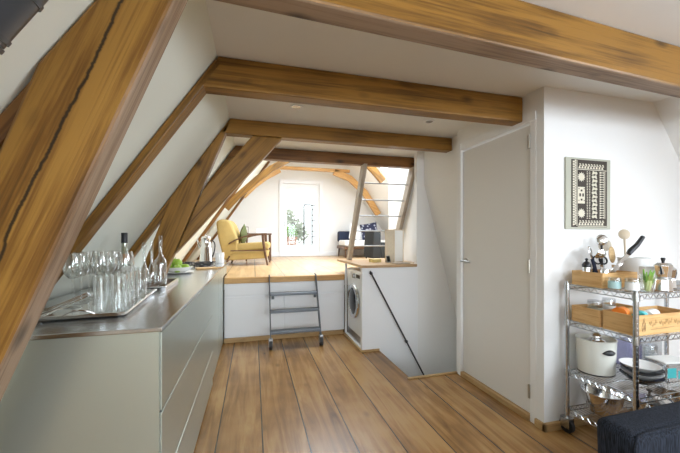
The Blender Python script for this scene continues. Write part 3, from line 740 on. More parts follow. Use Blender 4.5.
# things on the wooden worktop
WZ = .942
t = thing('paper_lantern', 'pale paper lantern standing on the wooden worktop', 'lantern', (1.685, 3.70, WZ), math.radians(20.5))
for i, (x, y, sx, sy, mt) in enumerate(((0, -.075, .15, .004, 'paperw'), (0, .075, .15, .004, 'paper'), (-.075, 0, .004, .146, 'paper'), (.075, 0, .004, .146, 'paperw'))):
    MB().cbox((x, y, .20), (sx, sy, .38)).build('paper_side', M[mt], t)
fr = MB()
for x in (-.075, .075):
    for y in (-.075, .075): fr.cbox((x, y, .20), (.010, .010, .40))
for z in (.006, .394):
    fr.cbox((0, -.075, z), (.15, .010, .010)).cbox((0, .075, z), (.15, .010, .010)).cbox((-.075, 0, z), (.010, .15, .010)).cbox((.075, 0, z), (.010, .15, .010))
fr.build('frame', M['spoonw'], t)
t = thing('photo_frame', 'small dark picture frame leaning back by the paper lantern', 'picture frame', (1.575, 3.62, WZ), math.radians(25))
MB().cbox((0, .006, .042), (.068, .008, .088), RX(-.28)).build('frame', M['satin'], t, bevel=.002)
MB().cbox((0, .0005, .042), (.050, .003, .068), RX(-.28)).build('picture', M['charcoal'], t)
MB().cbox((0, .03, .032), (.02, .004, .068), RX(.42)).build('stand', M['satin'], t)
o = MB().cbox((0, 0, .007), (.20, .13, .014)).build('notebook', M['greywood'], bevel=.003, loc=(1.64, 3.44, WZ)); tag(o, 'thin brown notebook lying in front of the paper lantern', 'notebook'); o.rotation_euler.z = .08
o = MB().cbox((0, 0, .02), (.12, .10, .04)).build('paper_block', M['ylw'], bevel=.003, loc=(1.44, 3.72, WZ)); tag(o, 'small yellow paper block on the wooden worktop', 'paper block'); o.rotation_euler.z = .15

# ------------------------------------------------------------------ raised room: armchair
t = thing('armchair', 'mustard yellow armchair with curved dark wooden arms', 'armchair', (-.10, 6.05, PZ), math.radians(-6))
def slab(poly, y0, y1): return MB().prism(poly, y0, y1)
# side profile in x (forward) and z
back = slab([(-.36, .09), (-.12, .11), (-.13, .46), (-.23, .70), (-.29, .78), (-.42, .79), (-.49, .74), (-.455, .48)], -.30, .30)
back.build('backrest', M['yellow'], t, bevel=.05, bseg=5)
slab([(-.30, .085), (.35, .12), (.37, .25), (-.20, .24)], -.31, .31).build('seat_base', M['yellow'], t, bevel=.02, bseg=4)
slab([(-.17, .25), (.38, .275), (.395, .36), (.36, .40), (-.19, .37)], -.285, .285).build('seat_cushion', M['yellow'], t, bevel=.035, bseg=5)
for y in (-.335, .335):
    ar = MB()
    pts = bez((-.27, y, .37), (-.02, y, .54), (.36, y, .54), 12)
    n = len(pts)
    for i in range(n-1):
        a, b = pts[i], pts[i+1]
        q = V((0, 0, .013)); w_ = V((0, .024, 0))
        if i == 0: pv = [ar.bm.verts.new(v) for v in (a-q-w_, a-q+w_, a+q+w_, a+q-w_)]; ar.bm.faces.new(pv)
        nv = [ar.bm.verts.new(v) for v in (b-q-w_, b-q+w_, b+q+w_, b+q-w_)]
        for k in range(4): ar.bm.faces.new([pv[k], pv[(k+1) % 4], nv[(k+1) % 4], nv[k]])
        pv = nv
    ar.bm.faces.new(pv[::-1])
    ar.build('armrest', M['darkwood'], t, bevel=.004)
    MB().tube([(.29, y, .535), (.30, y, .40), (.325, y, .22), (.37, y, .0)], [.024, .023, .021, .015], 10).build('leg', M['darkwood'], t, smooth=True)
    MB().tube([(-.26, y*.85, .16), (-.30, y*.87, .08), (-.33, y*.88, 0)], [.022, .02, .015], 10).build('leg', M['darkwood'], t, smooth=True)
    MB().box((-.24, y-.018, .243), (.31, y+.010, .262)).build('side_rail', M['darkwood'], t, bevel=.003)
o = pillow(.34, .28, .11).build('cushion', M['olive'], smooth=True, loc=(-.17, 5.98, PZ+.52)); tag(o, 'olive green cushion propped in the mustard armchair', 'cushion')
o.rotation_euler = (0, math.radians(-30), math.radians(80))
# side table with things on it
t = thing('side_table', 'dark wooden side table behind the mustard armchair', 'table', (.10, 6.95, PZ))
MB().box((-.26, -.20, .53), (.26, .20, .56)).build('tabletop', M['darkwood'], t, bevel=.004)
MB().box((-.24, -.18, .25), (.24, .18, .265)).build('shelf', M['darkwood'], t, bevel=.003)
for x in (-.23, .23):
    for y in (-.17, .17): MB().tube([(x*1.05, y*1.05, 0), (x, y, .53)], [.013, .019], 8).build('leg', M['darkwood'], t, smooth=True)
o = MB().box((-.12, -.09, 0), (.12, .09, .10)).build('box', M['paperw'], bevel=.006, loc=(.16, 6.95, PZ+.56)); tag(o, 'white box on the dark side table', 'box')
t = thing('photo_frame', 'small upright picture frame on the dark side table', 'picture frame', (-.15, 6.92, PZ+.56))
MB().cbox((0, 0, .07), (.10, .014, .14), RX(-.12)).build('frame', M['darkwood'], t, bevel=.003)
MB().cbox((0, -.009, .07), (.075, .003, .11), RX(-.12)).build('picture', M['paperw'], t)
MB().cbox((0, .025, .05), (.02, .006, .10), RX(.3)).build('stand', M['darkwood'], t)

# far sofa and black easy chair
t = thing('daybed_sofa', 'low white daybed sofa with navy back by the far wall', 'sofa', (2.58, 7.55, PZ))
MB().box((-.55, -.36, .20), (.55, .36, .27)).build('frame', M['darkwood'], t, bevel=.008)
MB().box((-.54, -.37, .27), (.54, .22, .41)).build('seat_cushion', M['offwhite'], t, bevel=.035, bseg=4)
slab([(-.54, .36), (.54, .36), (.54, .63), (-.54, .63)], .20, .36).build('back_cushion', M['navy'], t, bevel=.04, bseg=4)
for x in (-.50, .50):
    for y in (-.30, .30): MB().tube([(x*1.03, y*1.05, 0), (x, y, .20)], [.013, .021], 8).build('leg', M['darkwood'], t, smooth=True)
o = pillow(.42, .40, .14).build('cushion', M['offwhite'], smooth=True, loc=(2.46, 7.60, PZ+.60)); o.rotation_euler = (math.radians(-14), math.radians(12), math.radians(10)); tag(o, 'white cushion leaning on the daybed sofa', 'cushion')
cm = plain('indigo_pattern', (.10, .12, .2), .9)
nt = cm.node_tree; vo = N(nt, 'ShaderNodeTexVoronoi', Scale=14.); tcx = N(nt, 'ShaderNodeTexCoord'); nt.links.new(tcx.outputs['Object'], vo.inputs['Vector'])
rp = N(nt, 'ShaderNodeValToRGB'); rp.color_ramp.elements[0].color = (.40, .42, .50, 1); rp.color_ramp.elements[1].color = (.02, .025, .06, 1); rp.color_ramp.elements[0].position = .25; rp.color_ramp.elements[1].position = .45
nt.links.new(vo.outputs['Distance'], rp.inputs['Fac']); nt.links.new(rp.outputs['Color'], nt.nodes['Principled BSDF'].inputs['Base Color'])
o = pillow(.42, .40, .14).build('cushion', cm, smooth=True, loc=(2.74, 7.46, PZ+.63)); o.rotation_euler = (math.radians(-12), math.radians(-10), math.radians(-14)); tag(o, 'indigo patterned cushion on the daybed sofa', 'cushion')
t = thing('easy_chair', 'boxy black easy chair standing sideways before the daybed sofa', 'armchair', (2.50, 6.45, PZ))
slab([(-.17, .05), (0.02, .05), (.02, .60), (-.14, .61)], -.28, .28).build('backrest', M['charcoal'], t, bevel=.02, bseg=4)
MB().box((.02, -.28, .05), (.24, .28, .37)).build('seat', M['charcoal'], t, bevel=.02, bseg=4)
for x in (-.12, .19):
    for y in (-.23, .23): MB().cyl((x, y, 0), (x, y, .05), .015, seg=10).build('leg', M['black'], t)

# ------------------------------------------------------------------ terrace outside the far window
struct(MB().box((-1.0, YB+.18, .80), (3.6, 10.6, .98)).build('terrace_floor', M['deck']))
t = thing('potted_plant', 'leafy plant in a terracotta pot on the terrace outside', 'plant', (.98, 8.75, .98))
MB().lathe([(0, 0), (.12, 0), (.15, .22), (.17, .22), (.17, .27), (.145, .27), (.13, .22), (0, .22)], seg=24).build('pot', M['terracotta'], t, smooth=True)
def foliage(mb, c, r, n, ls, flat=1.):
    for _ in range(n):
        d = V((random.gauss(0,1), random.gauss(0,1), random.gauss(0,1)*flat)).normalized()*r*random.uniform(.35, 1)**.5
        p = V(c)+d; u = V((random.uniform(-1,1), random.uniform(-1,1), random.uniform(-.4,1))).normalized(); w_ = u.orthogonal().normalized()*ls*.35
        k = mb.bm.verts.new; t_ = p+u*ls; mid = p+u*ls*.5+V((0,0,ls*.08))
        a, b_, c_, d_ = k(p), k(mid+w_), k(t_), k(mid-w_)
        mb.bm.faces.new([a, b_, c_]); mb.bm.faces.new([a, c_, d_])
    return mb
fo = MB(); foliage(fo, (0, 0, .42), .15, 120, .08, .7); fo.build('foliage', M['leaf'], t)
t = thing('terrace_shrub', 'tall green shrub beyond the far window', 'shrub', (1.0, 9.9, .98))
st = MB()
for k in range(6): st.tube(bez((random.uniform(-.05,.05), 0, 0), (random.uniform(-.1,.1), 0, .4), (random.uniform(-.3,.3), random.uniform(-.2,.2), .8), 6), .012, 6)
st.build('stem', M['darkwood'], t)
fo = MB(); foliage(fo, (0, 0, .50), .48, 460, .12, .6); foliage(fo, (.30, 0, .35), .32, 200, .11, .8); foliage(fo, (-.02, 0, .85), .26, 150, .11); fo.build('foliage', M['bushleaf'], t)
t = thing('trellis', 'slender steel trellis frame on the terrace outside', 'trellis', (1.63, 9.5, .98))
for x in (-.19, .05, .19): MB().tube([(x, 0, 0), (x, 0, 1.22)], .02, 8).build('upright', M['trell'], t)
for k in range(7): MB().tube([(.05, 0, .12+.16*k), (.19, 0, .12+.16*k)], .014, 8).build('rung', M['trell'], t)
MB().tube([(-.19, 0, 1.22), (.19, 0, 1.22)], .02, 8).build('top_rail', M['trell'], t)

# ------------------------------------------------------------------ wall hanging
t = thing('wall_hanging', 'patterned dark bark cloth mounted on a grey linen board', 'wall art', (2.175, 1.68, 1.54))
HW, HH = .195, .238
MB().box((-HW, -.013, -HH), (HW, -.001, HH)).build('board', M['linen'], t, bevel=.003)
MB().box((-.150, -.016, -.224), (.158, -.013, .224)).build('cloth', M['tapad'], t)
pt = MB(); yy = -.0168
def pq(x0, z0, x1, z1): pt.box((x0, yy-.001, z0), (x1, yy+.001, z1))
def disc(x, z, r, sx=1., n=14):
    vs = [pt.bm.verts.new((x+r*sx*math.cos(2*PI*i/n), yy-.001, z+r*math.sin(2*PI*i/n))) for i in range(n)]
    pt.bm.faces.new(vs[::-1])
def tri(a, b, c): pt.bm.faces.new([pt.bm.verts.new((x, yy-.001, z)) for x, z in (a, b, c)])
# side strip of chevrons
n = 26
for i in range(n):
    z = -.20+.41*i/n; h = .41/n
    tri((-.131, z), (-.106, z+h*.5), (-.131, z+h*.9)); tri((-.106, z+h*.55), (-.106, z+h*1.4), (-.122, z+h))
pq(-.101, -.203, -.097, .213)
# top and bottom bands
for z in (.175, -.185):
    for i in range(9):
        x = -.090+.022*i
        tri((x, z-.013), (x+.019, z-.013), (x+.0095, z+.010)); pq(x+.010, z+.012, x+.020, z+.018); disc(x+.019, z+.006, .005)
    pq(-.092, z-.021, .13, z-.017)
# left panel: star, medallion, star
for zc in (.108, -.122):
    for k in range(12):
        a = 2*PI*k/12; tri((-.066+.022*math.cos(a-.2), zc+.022*math.sin(a-.2)), (-.066+.022*math.cos(a+.2), zc+.022*math.sin(a+.2)), (-.066+.030*math.cos(a), zc+.033*math.sin(a)))
    disc(-.066, zc, .0235)
pq(-.092, -.060, -.040, .045)
# lattice strips and zigzags
for x0, m in ((-.028, 30), (-.010, 30)):
    for i in range(m):
        z = -.155+.305*i/m; h = .305/m
        tri((x0, z), (x0+.014, z), (x0+.007, z+h*.62))
for i in range(12):
    z = -.155+.305*i/12; h = .305/12; s = 1 if i % 2 else -1
    tri((.035-s*.020, z), (.035+s*.020, z+h*.55), (.035-s*.014, z+h*1.05)); disc(.035+s*.012, z+h*.5, .010)
for i in range(20):
    z = -.155+.305*i/20; h = .305/20
    tri((.075, z), (.100, z+h*.5), (.075, z+h*.85)); tri((.108, z), (.108, z+h*.9), (.094, z+h*.5))
pq(.115, -.155, .119, .150)
sclm = Matrix.Translation((.005, 0, -.004)) @ Matrix.Diagonal((1.13, 1, 1.05, 1))
pt.bm.transform(sclm); pt.build('cream_motif', M['tapal'], t)
pm = MB()
for zc in (.022, -.036): 
    pm.box((-.072, yy-.0025, zc-.006), (-.060, yy-.001, zc+.006))
for x in (-.082, -.060): pm.box((x, yy-.0025, -.016), (x+.011, yy-.001, .004))
for zc in (.030, -.044): pm.box((-.088, yy-.0025, zc), (-.083, yy-.001, zc+.006)).box((-.049, yy-.0025, zc), (-.044, yy-.001, zc+.006))
pm.bm.transform(sclm); pm.build('dark_motif', M['tapad'], t)

# ------------------------------------------------------------------ wire rack
RXO, RYF, RYB, RXE = 1.94, 1.24, 1.625, 2.84
t = thing('wire_rack', 'chrome wire shelving rack on casters against the white wall', 'shelving', (RXO, RYB, 0))
LX, LY = RXE-RXO, RYF-RYB      # local extents
SH = {'top': .95, 'two': .72, 'three': .40, 'low': .165}
for x in (0, LX):
    for y in (0, LY):
        p = MB().cyl((x, y, .10), (x, y, .968), .0125, seg=16)
        for k in range(34): p.cyl((x, y, .12+.025*k), (x, y, .124+.025*k), .0136, seg=16)
        p.build('post', M['chrome'], t, smooth=True)
        c = MB().cyl((x-.014, y, .048), (x+.014, y, .048), .046, seg=26).build('caster', M['rubber'], t, smooth=True, bevel=.004)
        MB().box((x-.023, y-.03, .035), (x-.018, y+.03, .10)).box((x+.018, y-.03, .035), (x+.023, y+.03, .10)).box((x-.023, y-.03, .092), (x+.023, y+.03, .102)).build('fork', M['chrome'], c, bevel=.002)
        MB().cyl((x-.017, y, .048), (x+.017, y, .048), .018, seg=16).build('hub', M['satin'], c, smooth=True)
for z in SH.values():
    s = MB()
    for zz in (z-.003, z-.030):
        s.tube([(.0, 0, zz), (LX, 0, zz), (LX, LY, zz), (0, LY, zz)], .0032, 6, closed=True)
    def zig(a, b, n):
        pts = []
        for i in range(2*n+1):
            q = V(a).lerp(V(b), i/(2*n)); q.z = z-.003 if i % 2 == 0 else z-.030; pts.append(q)
        s.tube(pts, .002, 5)
    zig((0,0,0), (0,LY,0), 9); zig((LX,0,0), (LX,LY,0), 9); zig((0,0,0), (LX,0,0), 21); zig((0,LY,0), (LX,LY,0), 21)
    for i in range(1, 36):
        x = LX*i/36; s.tube([(x, 0, z-.004), (x, LY, z-.004)], .0015, 5)
    for f in (.25, .5, .75): s.tube([(0, LY*f, z-.007), (LX, LY*f, z-.007)], .0025, 6)
    for x in (0, LX):
        for y in (0, LY): s.cyl((x, y, z-.036), (x, y, z+.004), .0175, .0155, seg=16)
    s.build('shelf', M['chrome'], t, smooth=True)

def crate(lo, hi, label, th=.008):
    cx, cy = (lo[0]+hi[0])/2, (lo[1]+hi[1])/2
    t = thing('wooden_crate', label, 'crate', (cx, cy, lo[2]))
    hx, hy, h = (hi[0]-lo[0])/2, (hi[1]-lo[1])/2, hi[2]-lo[2]
    MB().box((-hx, -hy, 0), (hx, hy, th)).build('base', M['crate'], t)
    MB().box((-hx, -hy, th), (hx, -hy+th, h)).build('long_side', M['crate'], t, bevel=.0015)
    MB().box((-hx, hy-th, th), (hx, hy, h)).build('long_side', M['crate'], t, bevel=.0015)
    MB().box((-hx, -hy+th, th), (-hx+th, hy-th, h)).build('end_panel', M['crate'], t, bevel=.0015, axis=(0,1,0))
    MB().box((hx-th, -hy+th, th), (hx, hy-th, h)).build('end_panel', M['crate'], t, bevel=.0015, axis=(0,1,0))
    return t
T1, T2, T3, T4 = .951, .721, .401, .166
crate((1.957, 1.42, T1), (2.235, 1.608, T1+.088), 'open wooden crate holding kitchen utensils on the top shelf')
cb = crate((1.957, 1.256, T2), (2.40, 1.42, T2+.108), 'wooden crate printed with a figure and script on its front')
crate((1.957, 1.435, T2), (2.30, 1.608, T2+.098), 'plain wooden crate behind the printed one')
# printed figure and script
pr = MB(); fy = -(1.42-1.256)/2-.0008; ox = 1.957-(1.957+2.40)/2
def stroke(pts, r=.0011): pr.tube([(ox+x, fy, z) for x, z in pts], r, 5)
fig = [(.058, .020), (.052, .045), (.056, .065), (.066, .080), (.076, .066), (.080, .045), (.074, .020), (.058, .020)]
stroke(fig); stroke([(.062, .028), (.068, .055), (.064, .070)]); stroke([(.072, .028), (.070, .05)]); stroke([(.060, .085), (.068, .092), (.075, .084), (.066, .080), (.060, .085)]); stroke([(.056, .035), (.076, .038)]); stroke([(.055, .052), (.078, .054)])
x = .105
for wd_ in (5, 8, 9):
    pts = []
    for i in range(wd_*4):
        pts.append((x, .055+.012*math.sin(i*1.3+.8*math.sin(i*.37))+.008*math.sin(i*.45)+.0004*i)); x += .0032
    stroke(pts, .0005); x += .014
stroke([(.12, .028), (.30, .034)], .0009)
pr.build('printed_script', M['ink'], cb)

# utensils in the top crate
bz = T1+.0085
def lean(name, label, cat, base, topv, parts):
    """a long utensil from base to top; parts are (name, builder, material) with local z along its length"""
    t = thing(name, label, cat, base)
    d = V(topv)-V(base); t.rotation_euler = d.to_track_quat('Z', 'Y').to_euler(); 
    for nm, mb, mt in parts(d.length): mb.build(nm, M[mt], t, smooth=True)
    return t
t = thing('pepper_mill', 'steel pepper mill with black knob at the crate corner', 'pepper mill', (1.985, 1.535, bz))
MB().lathe([(0, 0), (.024, 0), (.024, .07), (.022, .075), (.022, .105), (0, .105)], seg=22).build('body', M['silver'], t, smooth=True)
MB().lathe([(0, .105), (.023, .105), (.024, .12), (.016, .135), (.006, .14), (.006, .148), (.010, .155), (0, .162)], seg=20).build('crown', M['black'], t, smooth=True)
t = thing('salt_shaker', 'small steel shaker with dark holes in its side', 'shaker', (2.03, 1.46, bz))
MB().lathe([(0, 0), (.022, 0), (.022, .085), (.018, .098), (0, .102)], seg=22).build('body', M['silver'], t, smooth=True)
hm = MB()
for a in (-2.2, -1.6, -2.8):
    for z in (.045, .062): hm.sphere((.0215*math.cos(a), .0215*math.sin(a), z), .0035, 8)
hm.build('holes', M['black'], t)
t = thing('tea_strainer', 'round steel sieve lying tilted over the utensil crate', 'strainer', (2.09, 1.53, bz+.185))
t.rotation_euler = (math.radians(-55), math.radians(20), .3)
MB().lathe([(0, -.028), (.018, -.022), (.032, -.005), (.036, 0), (.034, .001), (.030, -.004), (.017, -.020), (0, -.0265)], seg=24).build('bowl', M['silver'], t, smooth=True)
MB().tube([(.034, 0, 0), (.08, 0, .006), (.13, 0, .010)], .004, 8).build('handle', M['black'], t, smooth=True)
def ladlep(L):
    return [('handle', MB().tube([(0,0,0), (0,0,L*.8)], [.008,.006], 8), 'black'), ('head', MB().sphere((0,0,L-.03), .034, 16, (1,.45,1.1)), 'silver')]
lean('ladle', 'steel ladle standing up in the utensil crate', 'ladle', (2.16, 1.57, bz), (2.195, 1.60, bz+.30), ladlep)
lean('whisk', 'dark handled steel server beside the ladle', 'utensil', (2.12, 1.56, bz), (2.10, 1.61, bz+.23), lambda L: [('handle', MB().tube([(0,0,0),(0,0,L*.65)], .010, 10), 'navy'), ('head', MB().lathe([(0, L*.62), (.012, L*.65), (.030, L*.82), (.028, L*.92), (.010, L), (0, L)], sx=1, sy=.3, seg=18), 'silver')])
lean('kitchen_scissors', 'black handled kitchen scissors in the utensil crate', 'scissors', (2.10, 1.50, bz), (2.15, 1.58, bz+.16), lambda L: [('blade', MB().cbox((0,0,L*.35), (.016,.004,L*.7)), 'silver'), ('handle', MB().tube([(.02*math.cos(a)+.016, 0, L-.02+.028*math.sin(a)) for a in [k*PI/6 for k in range(12)]], .005, 8, closed=True), 'black'), ('handle', MB().tube([(.02*math.cos(a)-.016, 0, L-.02+.028*math.sin(a)) for a in [k*PI/6 for k in range(12)]], .005, 8, closed=True), 'black')])
lean('slotted_spoon', 'pale translucent plastic spoon rising behind the wooden paddle', 'spoon', (2.21, 1.60, bz), (2.255, 1.62, bz+.275), lambda L: [('handle', MB().tube([(0,0,0),(0,0,L*.75)], .005, 8), 'plast'), ('head', MB().sphere((0,0,L-.04), .036, 18, (1,.25,1.1)), 'palestem' if False else 'paper')])
lean('wooden_spatula', 'brown rounded wooden paddle in the utensil crate', 'spatula', (2.17, 1.50, bz), (2.165, 1.52, bz+.235), lambda L: [('handle', MB().tube([(0,0,0),(0,0,L*.5)], .008, 8), 'spatula'), ('blade', MB().sphere((0,0,L-.055), .042, 18, (1,.18,1.25)), 'spatula')])
lean('wooden_spoon', 'pale long wooden spoon standing in the round white crock', 'spoon', (2.285, 1.51, T1+.015), (2.372, 1.585, T1+.345), lambda L: [('handle', MB().tube([(0,0,0),(0,0,L*.86)], [.0055,.0065], 8), 'spoonw'), ('head', MB().sphere((0,0,L-.03), .031, 18, (1,.35,1.15)), 'spoonw')])
t = thing('sauce_bottle', 'small dark bottle between the crate utensils', 'bottle', (2.135, 1.60, bz))
MB().lathe([(0, 0), (.018, 0), (.018, .07), (.008, .09), (.008, .11), (0, .11)], seg=18).build('body', M['blackceramic'], t, smooth=True)
MB().lathe([(0, .11), (.010, .11), (.010, .125), (0, .126)], seg=14).build('cap', M['black'], t, smooth=True)

# bucket with knife, jars, glass, carton, moka pots
t = thing('white_bucket', 'round white crock holding a pale wooden spoon', 'crock', (2.31, 1.49, T1))
MB().lathe([(0, 0), (.058, 0), (.062, .006), (.078, .165), (.082, .170), (.074, .170), (.058, .012), (0, .010)], seg=32).build('body', M['ceramic'], t, smooth=True)
lean('kitchen_knife', 'black handled knife slanting from the utensil crate over the crock', 'knife', (2.06, 1.452, T1+.075), (2.335, 1.452, T1+.295), lambda L: [('blade', MB().cbox((0,0,L*.3), (.003,.03,L*.6)), 'silver'), ('handle', MB().tube([(0,0,L*.55),(0,.004,L*.62),(0,-.002,L*.8),(0,.006,L)], [.013,.016,.014,.012], 10), 'black')])
o = MB().lathe([(0, 0), (.05, 0), (.075, .03), (.085, .10), (.082, .10), (.07, .03), (0, .006)], seg=24).build('mixing_bowl', M['satin'], smooth=True, loc=(2.52, 1.53, T1)); tag(o, 'dark grey metal bowl beyond the white crock', 'bowl')
def jar(name, loc, r, h, label, lab, cat='jar'):
    t = thing(name, label, cat, loc)
    MB().lathe([(0, 0), (r, 0), (r, h*.85), (r*.95, h*.9), (r*.92, h*.9), (r*.94, .004), (0, .004)], seg=26).build('body', M['glass'], t, smooth=True)
    MB().lathe([(r*1.005, h*.12), (r*1.005, h*.68)], seg=26).build('label', M[lab], t, smooth=True)
    MB().lathe([(0, h), (r*.95, h), (r*1.0, h*.97), (r*1.0, h*.86), (r*.94, h*.86)], seg=26).build('lid', M['plast'], t, smooth=True)
jar('storage_jar', (1.985, 1.375, T1), .030, .070, 'glass jar with pale turquoise label on the shelf corner', 'palecyan')
jar('storage_jar', (2.015, 1.305, T1), .032, .072, 'glass jar with white label in front of the utensil crate', 'paperw')
o = MB().lathe([(0, 0), (.028, 0), (.037, .095), (.0355, .095), (.027, .006), (0, .006)], seg=28).build('drinking_glass', M['glass'], smooth=True, loc=(2.065, 1.265, T1)); tag(o, 'clear glass holding a bunch of spring onions', 'glass')
def onions():
    m1, m2 = MB(), MB()
    for k in range(9):
        a = random.uniform(-.8, .8); b = (random.uniform(-.012,.012), random.uniform(-.012,.012), .008); tp = (random.uniform(-.045,.035), random.uniform(-.02,.02), random.uniform(.09,.125))
        mid = V(b).lerp(V(tp), .5)
        m1.tube([b, mid], [.006,.0055], 7); m2.tube([mid, V(tp)+V((random.uniform(-.01,.02), 0, 0))], [.006,.003], 7)
    return m1, m2
t = thing('spring_onions', 'bunch of green spring onions standing in the glass', 'vegetable', (2.065, 1.265, T1))
m1, m2 = onions(); m1.build('white_stalk', M['palestem'], t, smooth=True); m2.build('green_leaves', M['leaf'], t, smooth=True)
t = thing('milk_carton', 'small cream carton beside the spring onions', 'carton', (2.195, 1.345, T1), -.35)
MB().prism([(-.03, 0), (.03, 0), (.03, .105), (0.012, .128), (-.03, .128)], -.022, .022).build('box', M['paperw'], t, bevel=.002)
MB().box((-.02, -.0235, .02), (.02, -.022, .07)).build('label', M['cream'], t)
def moka(loc, s, label, rot):
    t = thing('moka_pot', label, 'coffee maker', loc, rot)
    def oc(prof): return MB().lathe([(r*s, z*s) for r, z in prof], seg=8)
    oc([(0, 0), (.044, 0), (.046, .006), (.040, .070), (.036, .078), (0, .078)]).build('boiler', M['silver'], t, bevel=.001)
    MB().lathe([(0, .078*s), (.037*s, .078*s), (.037*s, .086*s), (0, .086*s)], seg=28).build('ring', M['satin'], t, smooth=True)
    oc([(0, .086), (.034, .086), (.046, .158), (.044, .16), (0, .16)]).build('pot', M['silver'], t, bevel=.001)
    oc([(0, .16), (.046, .16), (.030, .174), (0, .178)]).build('lid', M['silver'], t)
    MB().lathe([(0, .176*s), (.007*s, .178*s), (.012*s, .198*s), (.010*s, .205*s), (0, .206*s)], seg=12).build('knob', M['black'], t, smooth=True)
    MB().tube([V(p)*s for p in ((.042, 0, .150), (.085, 0, .152), (.088, 0, .12), (.078, 0, .075))], [.007*s,.009*s,.009*s,.006*s], 8).build('handle', M['black'], t, smooth=True)
    MB().tube([V(p)*s for p in ((-.036, 0, .11), (-.048, 0, .14), (-.060, 0, .158))], [.014*s,.012*s,.007*s], 8).build('spout', M['silver'], t, smooth=True)
moka((2.19, 1.268, T1), .90, 'larger octagonal moka pot at the front of the top shelf', .3)
moka((2.36, 1.335, T1), .70, 'smaller octagonal moka pot beside the larger one', .1)

# things in the second-shelf crates
def lying(name, label, cat, c, r, l, mat, lidmat, rot=0.):
    t = thing(name, label, cat, c, rot)
    MB().cyl((-l/2, 0, 0), (l/2, 0, 0), r, seg=24).build('body', M[mat], t, smooth=True, bevel=.003)
    MB().cyl((l/2, 0, 0), (l/2+.014, 0, 0), r*.9, seg=24).build('lid', M[lidmat], t, smooth=True)
lying('plastic_jar', 'orange plastic jar lying in the printed crate', 'jar', (2.01, 1.36, T2+.098), .036, .06, 'orange', 'orange', .35)
lying('plastic_jar', 'turquoise plastic jar lying in the printed crate', 'jar', (2.075, 1.305, T2+.085), .034, .04, 'cyan', 'paperw', .3)
lying('spray_bottle', 'pale grey plastic bottle lying in the printed crate', 'bottle', (2.18, 1.32, T2+.090), .028, .10, 'paperw', 'plast', .25)
jar('storage_jar', (2.06, 1.54, T2+.009), .038, .125, 'grey glass jar standing in the plain crate', 'linen')
jar('storage_jar', (2.16, 1.53, T2+.009), .034, .135, 'white labelled jar standing in the plain crate', 'paperw')

# third shelf
t = thing('bread_bin', 'oval cream enamel bin with a domed steel lid', 'bin', (2.075, 1.545, T3), -.2)
MB().lathe([(0, 0), (.098, 0), (.100, .006), (.108, .205), (.112, .215), (.104, .217), (.096, .20), (.094, .012), (0, .010)], seg=40, sx=1.0, sy=.88).build('body', M['cream'], t, smooth=True)
MB().lathe([(0, .214), (.035, .212), (.055, .198), (.098, .192), (.098, .196), (0, .196)], seg=36, sx=1, sy=.88).build('lid', M['silver'], t, smooth=True)
MB().sphere((0, 0, .225), .030, 18, (1, 1, .8)).build('lid_knob', M['silver'], t, smooth=True)
ring = MB()
for a0 in (-1.55,):
    ps = []
    for i in range(13):
        k = i/12; a = a0-.38+.76*k; r = .1085
        ps.append((r*math.cos(a)*1.0, r*.88*math.sin(a), .150+.004*math.sin(PI*k)))
    ring.tube(ps, [.003+.015*math.sin(PI*i/12) for i in range(13)], 8)
ring.build('grip_slot', M['black'], t, smooth=True)
MB().lathe([(.0995, .004), (.102, .010), (.100, .014)], seg=40, sx=1, sy=.88).build('foot_band', M['black'], t, smooth=True)
bc = (2.195, 1.375)
def bowl(loc, r, h, mat, label):
    o = MB().lathe([(0, 0), (r*.45, 0), (r*.55, .006), (r*.9, h*.75), (r, h), (r*.97, h), (r*.86, h*.75), (r*.5, .012), (0, .010)], seg=36).build('bowl', M[mat], smooth=True, loc=loc); tag(o, label, 'bowl')
bowl((*bc, T3), .100, .045, 'blackceramic', 'black bowl at the bottom of the bowl stack')
bowl((*bc, T3+.024), .098, .042, 'ceramic', 'white bowl in the middle of the bowl stack')
bowl((bc[0]+.004, bc[1], T3+.046), .098, .040, 'blackceramic', 'black bowl second from top of the stack')
bowl((bc[0]-.006, bc[1]+.004, T3+.068), .094, .038, 'ceramic', 'white bowl topmost on the bowl stack')
def tub(loc, size, mat, label, lid='plast', band=None, rot=0.):
    t = thing('storage_container', label, 'container', loc, rot); x, y, z = size
    MB().prism_z([(-x/2,-y/2),(x/2,-y/2),(x/2,y/2),(-x/2,y/2)], 0, z*.92).build('tub', M[mat], t, bevel=.008)
    MB().box((-x/2-.004,-y/2-.004,z*.92), (x/2+.004,y/2+.004,z)).build('lid', M[lid], t, bevel=.004)
    if band:
        b = MB()
        for bx0, bx1, bz0, bz1 in band: b.box((-x/2+bx0*x, -y/2-.0015, bz0*z), (-x/2+bx1*x, -y/2-.0005, bz1*z))
        b.build('label', M['cyan'], t)
    return t
tub((2.40, 1.575, T3), (.10, .09, .19), 'lav', 'lavender plastic container behind the bowl stack')
tub((2.55, 1.56, T3), (.11, .10, .20), 'plast', 'tall clear plastic container at the back of the shelf')
tub((2.415, 1.375, T3), (.17, .11, .115), 'plast', 'clear lidded box with turquoise label beside the bowls', 'paperw', ((.08,.42,.2,.7),(.5,.9,.15,.55)), -.15)
jar('storage_jar', (2.42, 1.475, T3), .042, .17, 'clear wide preserving jar behind the lidded box', 'plast')

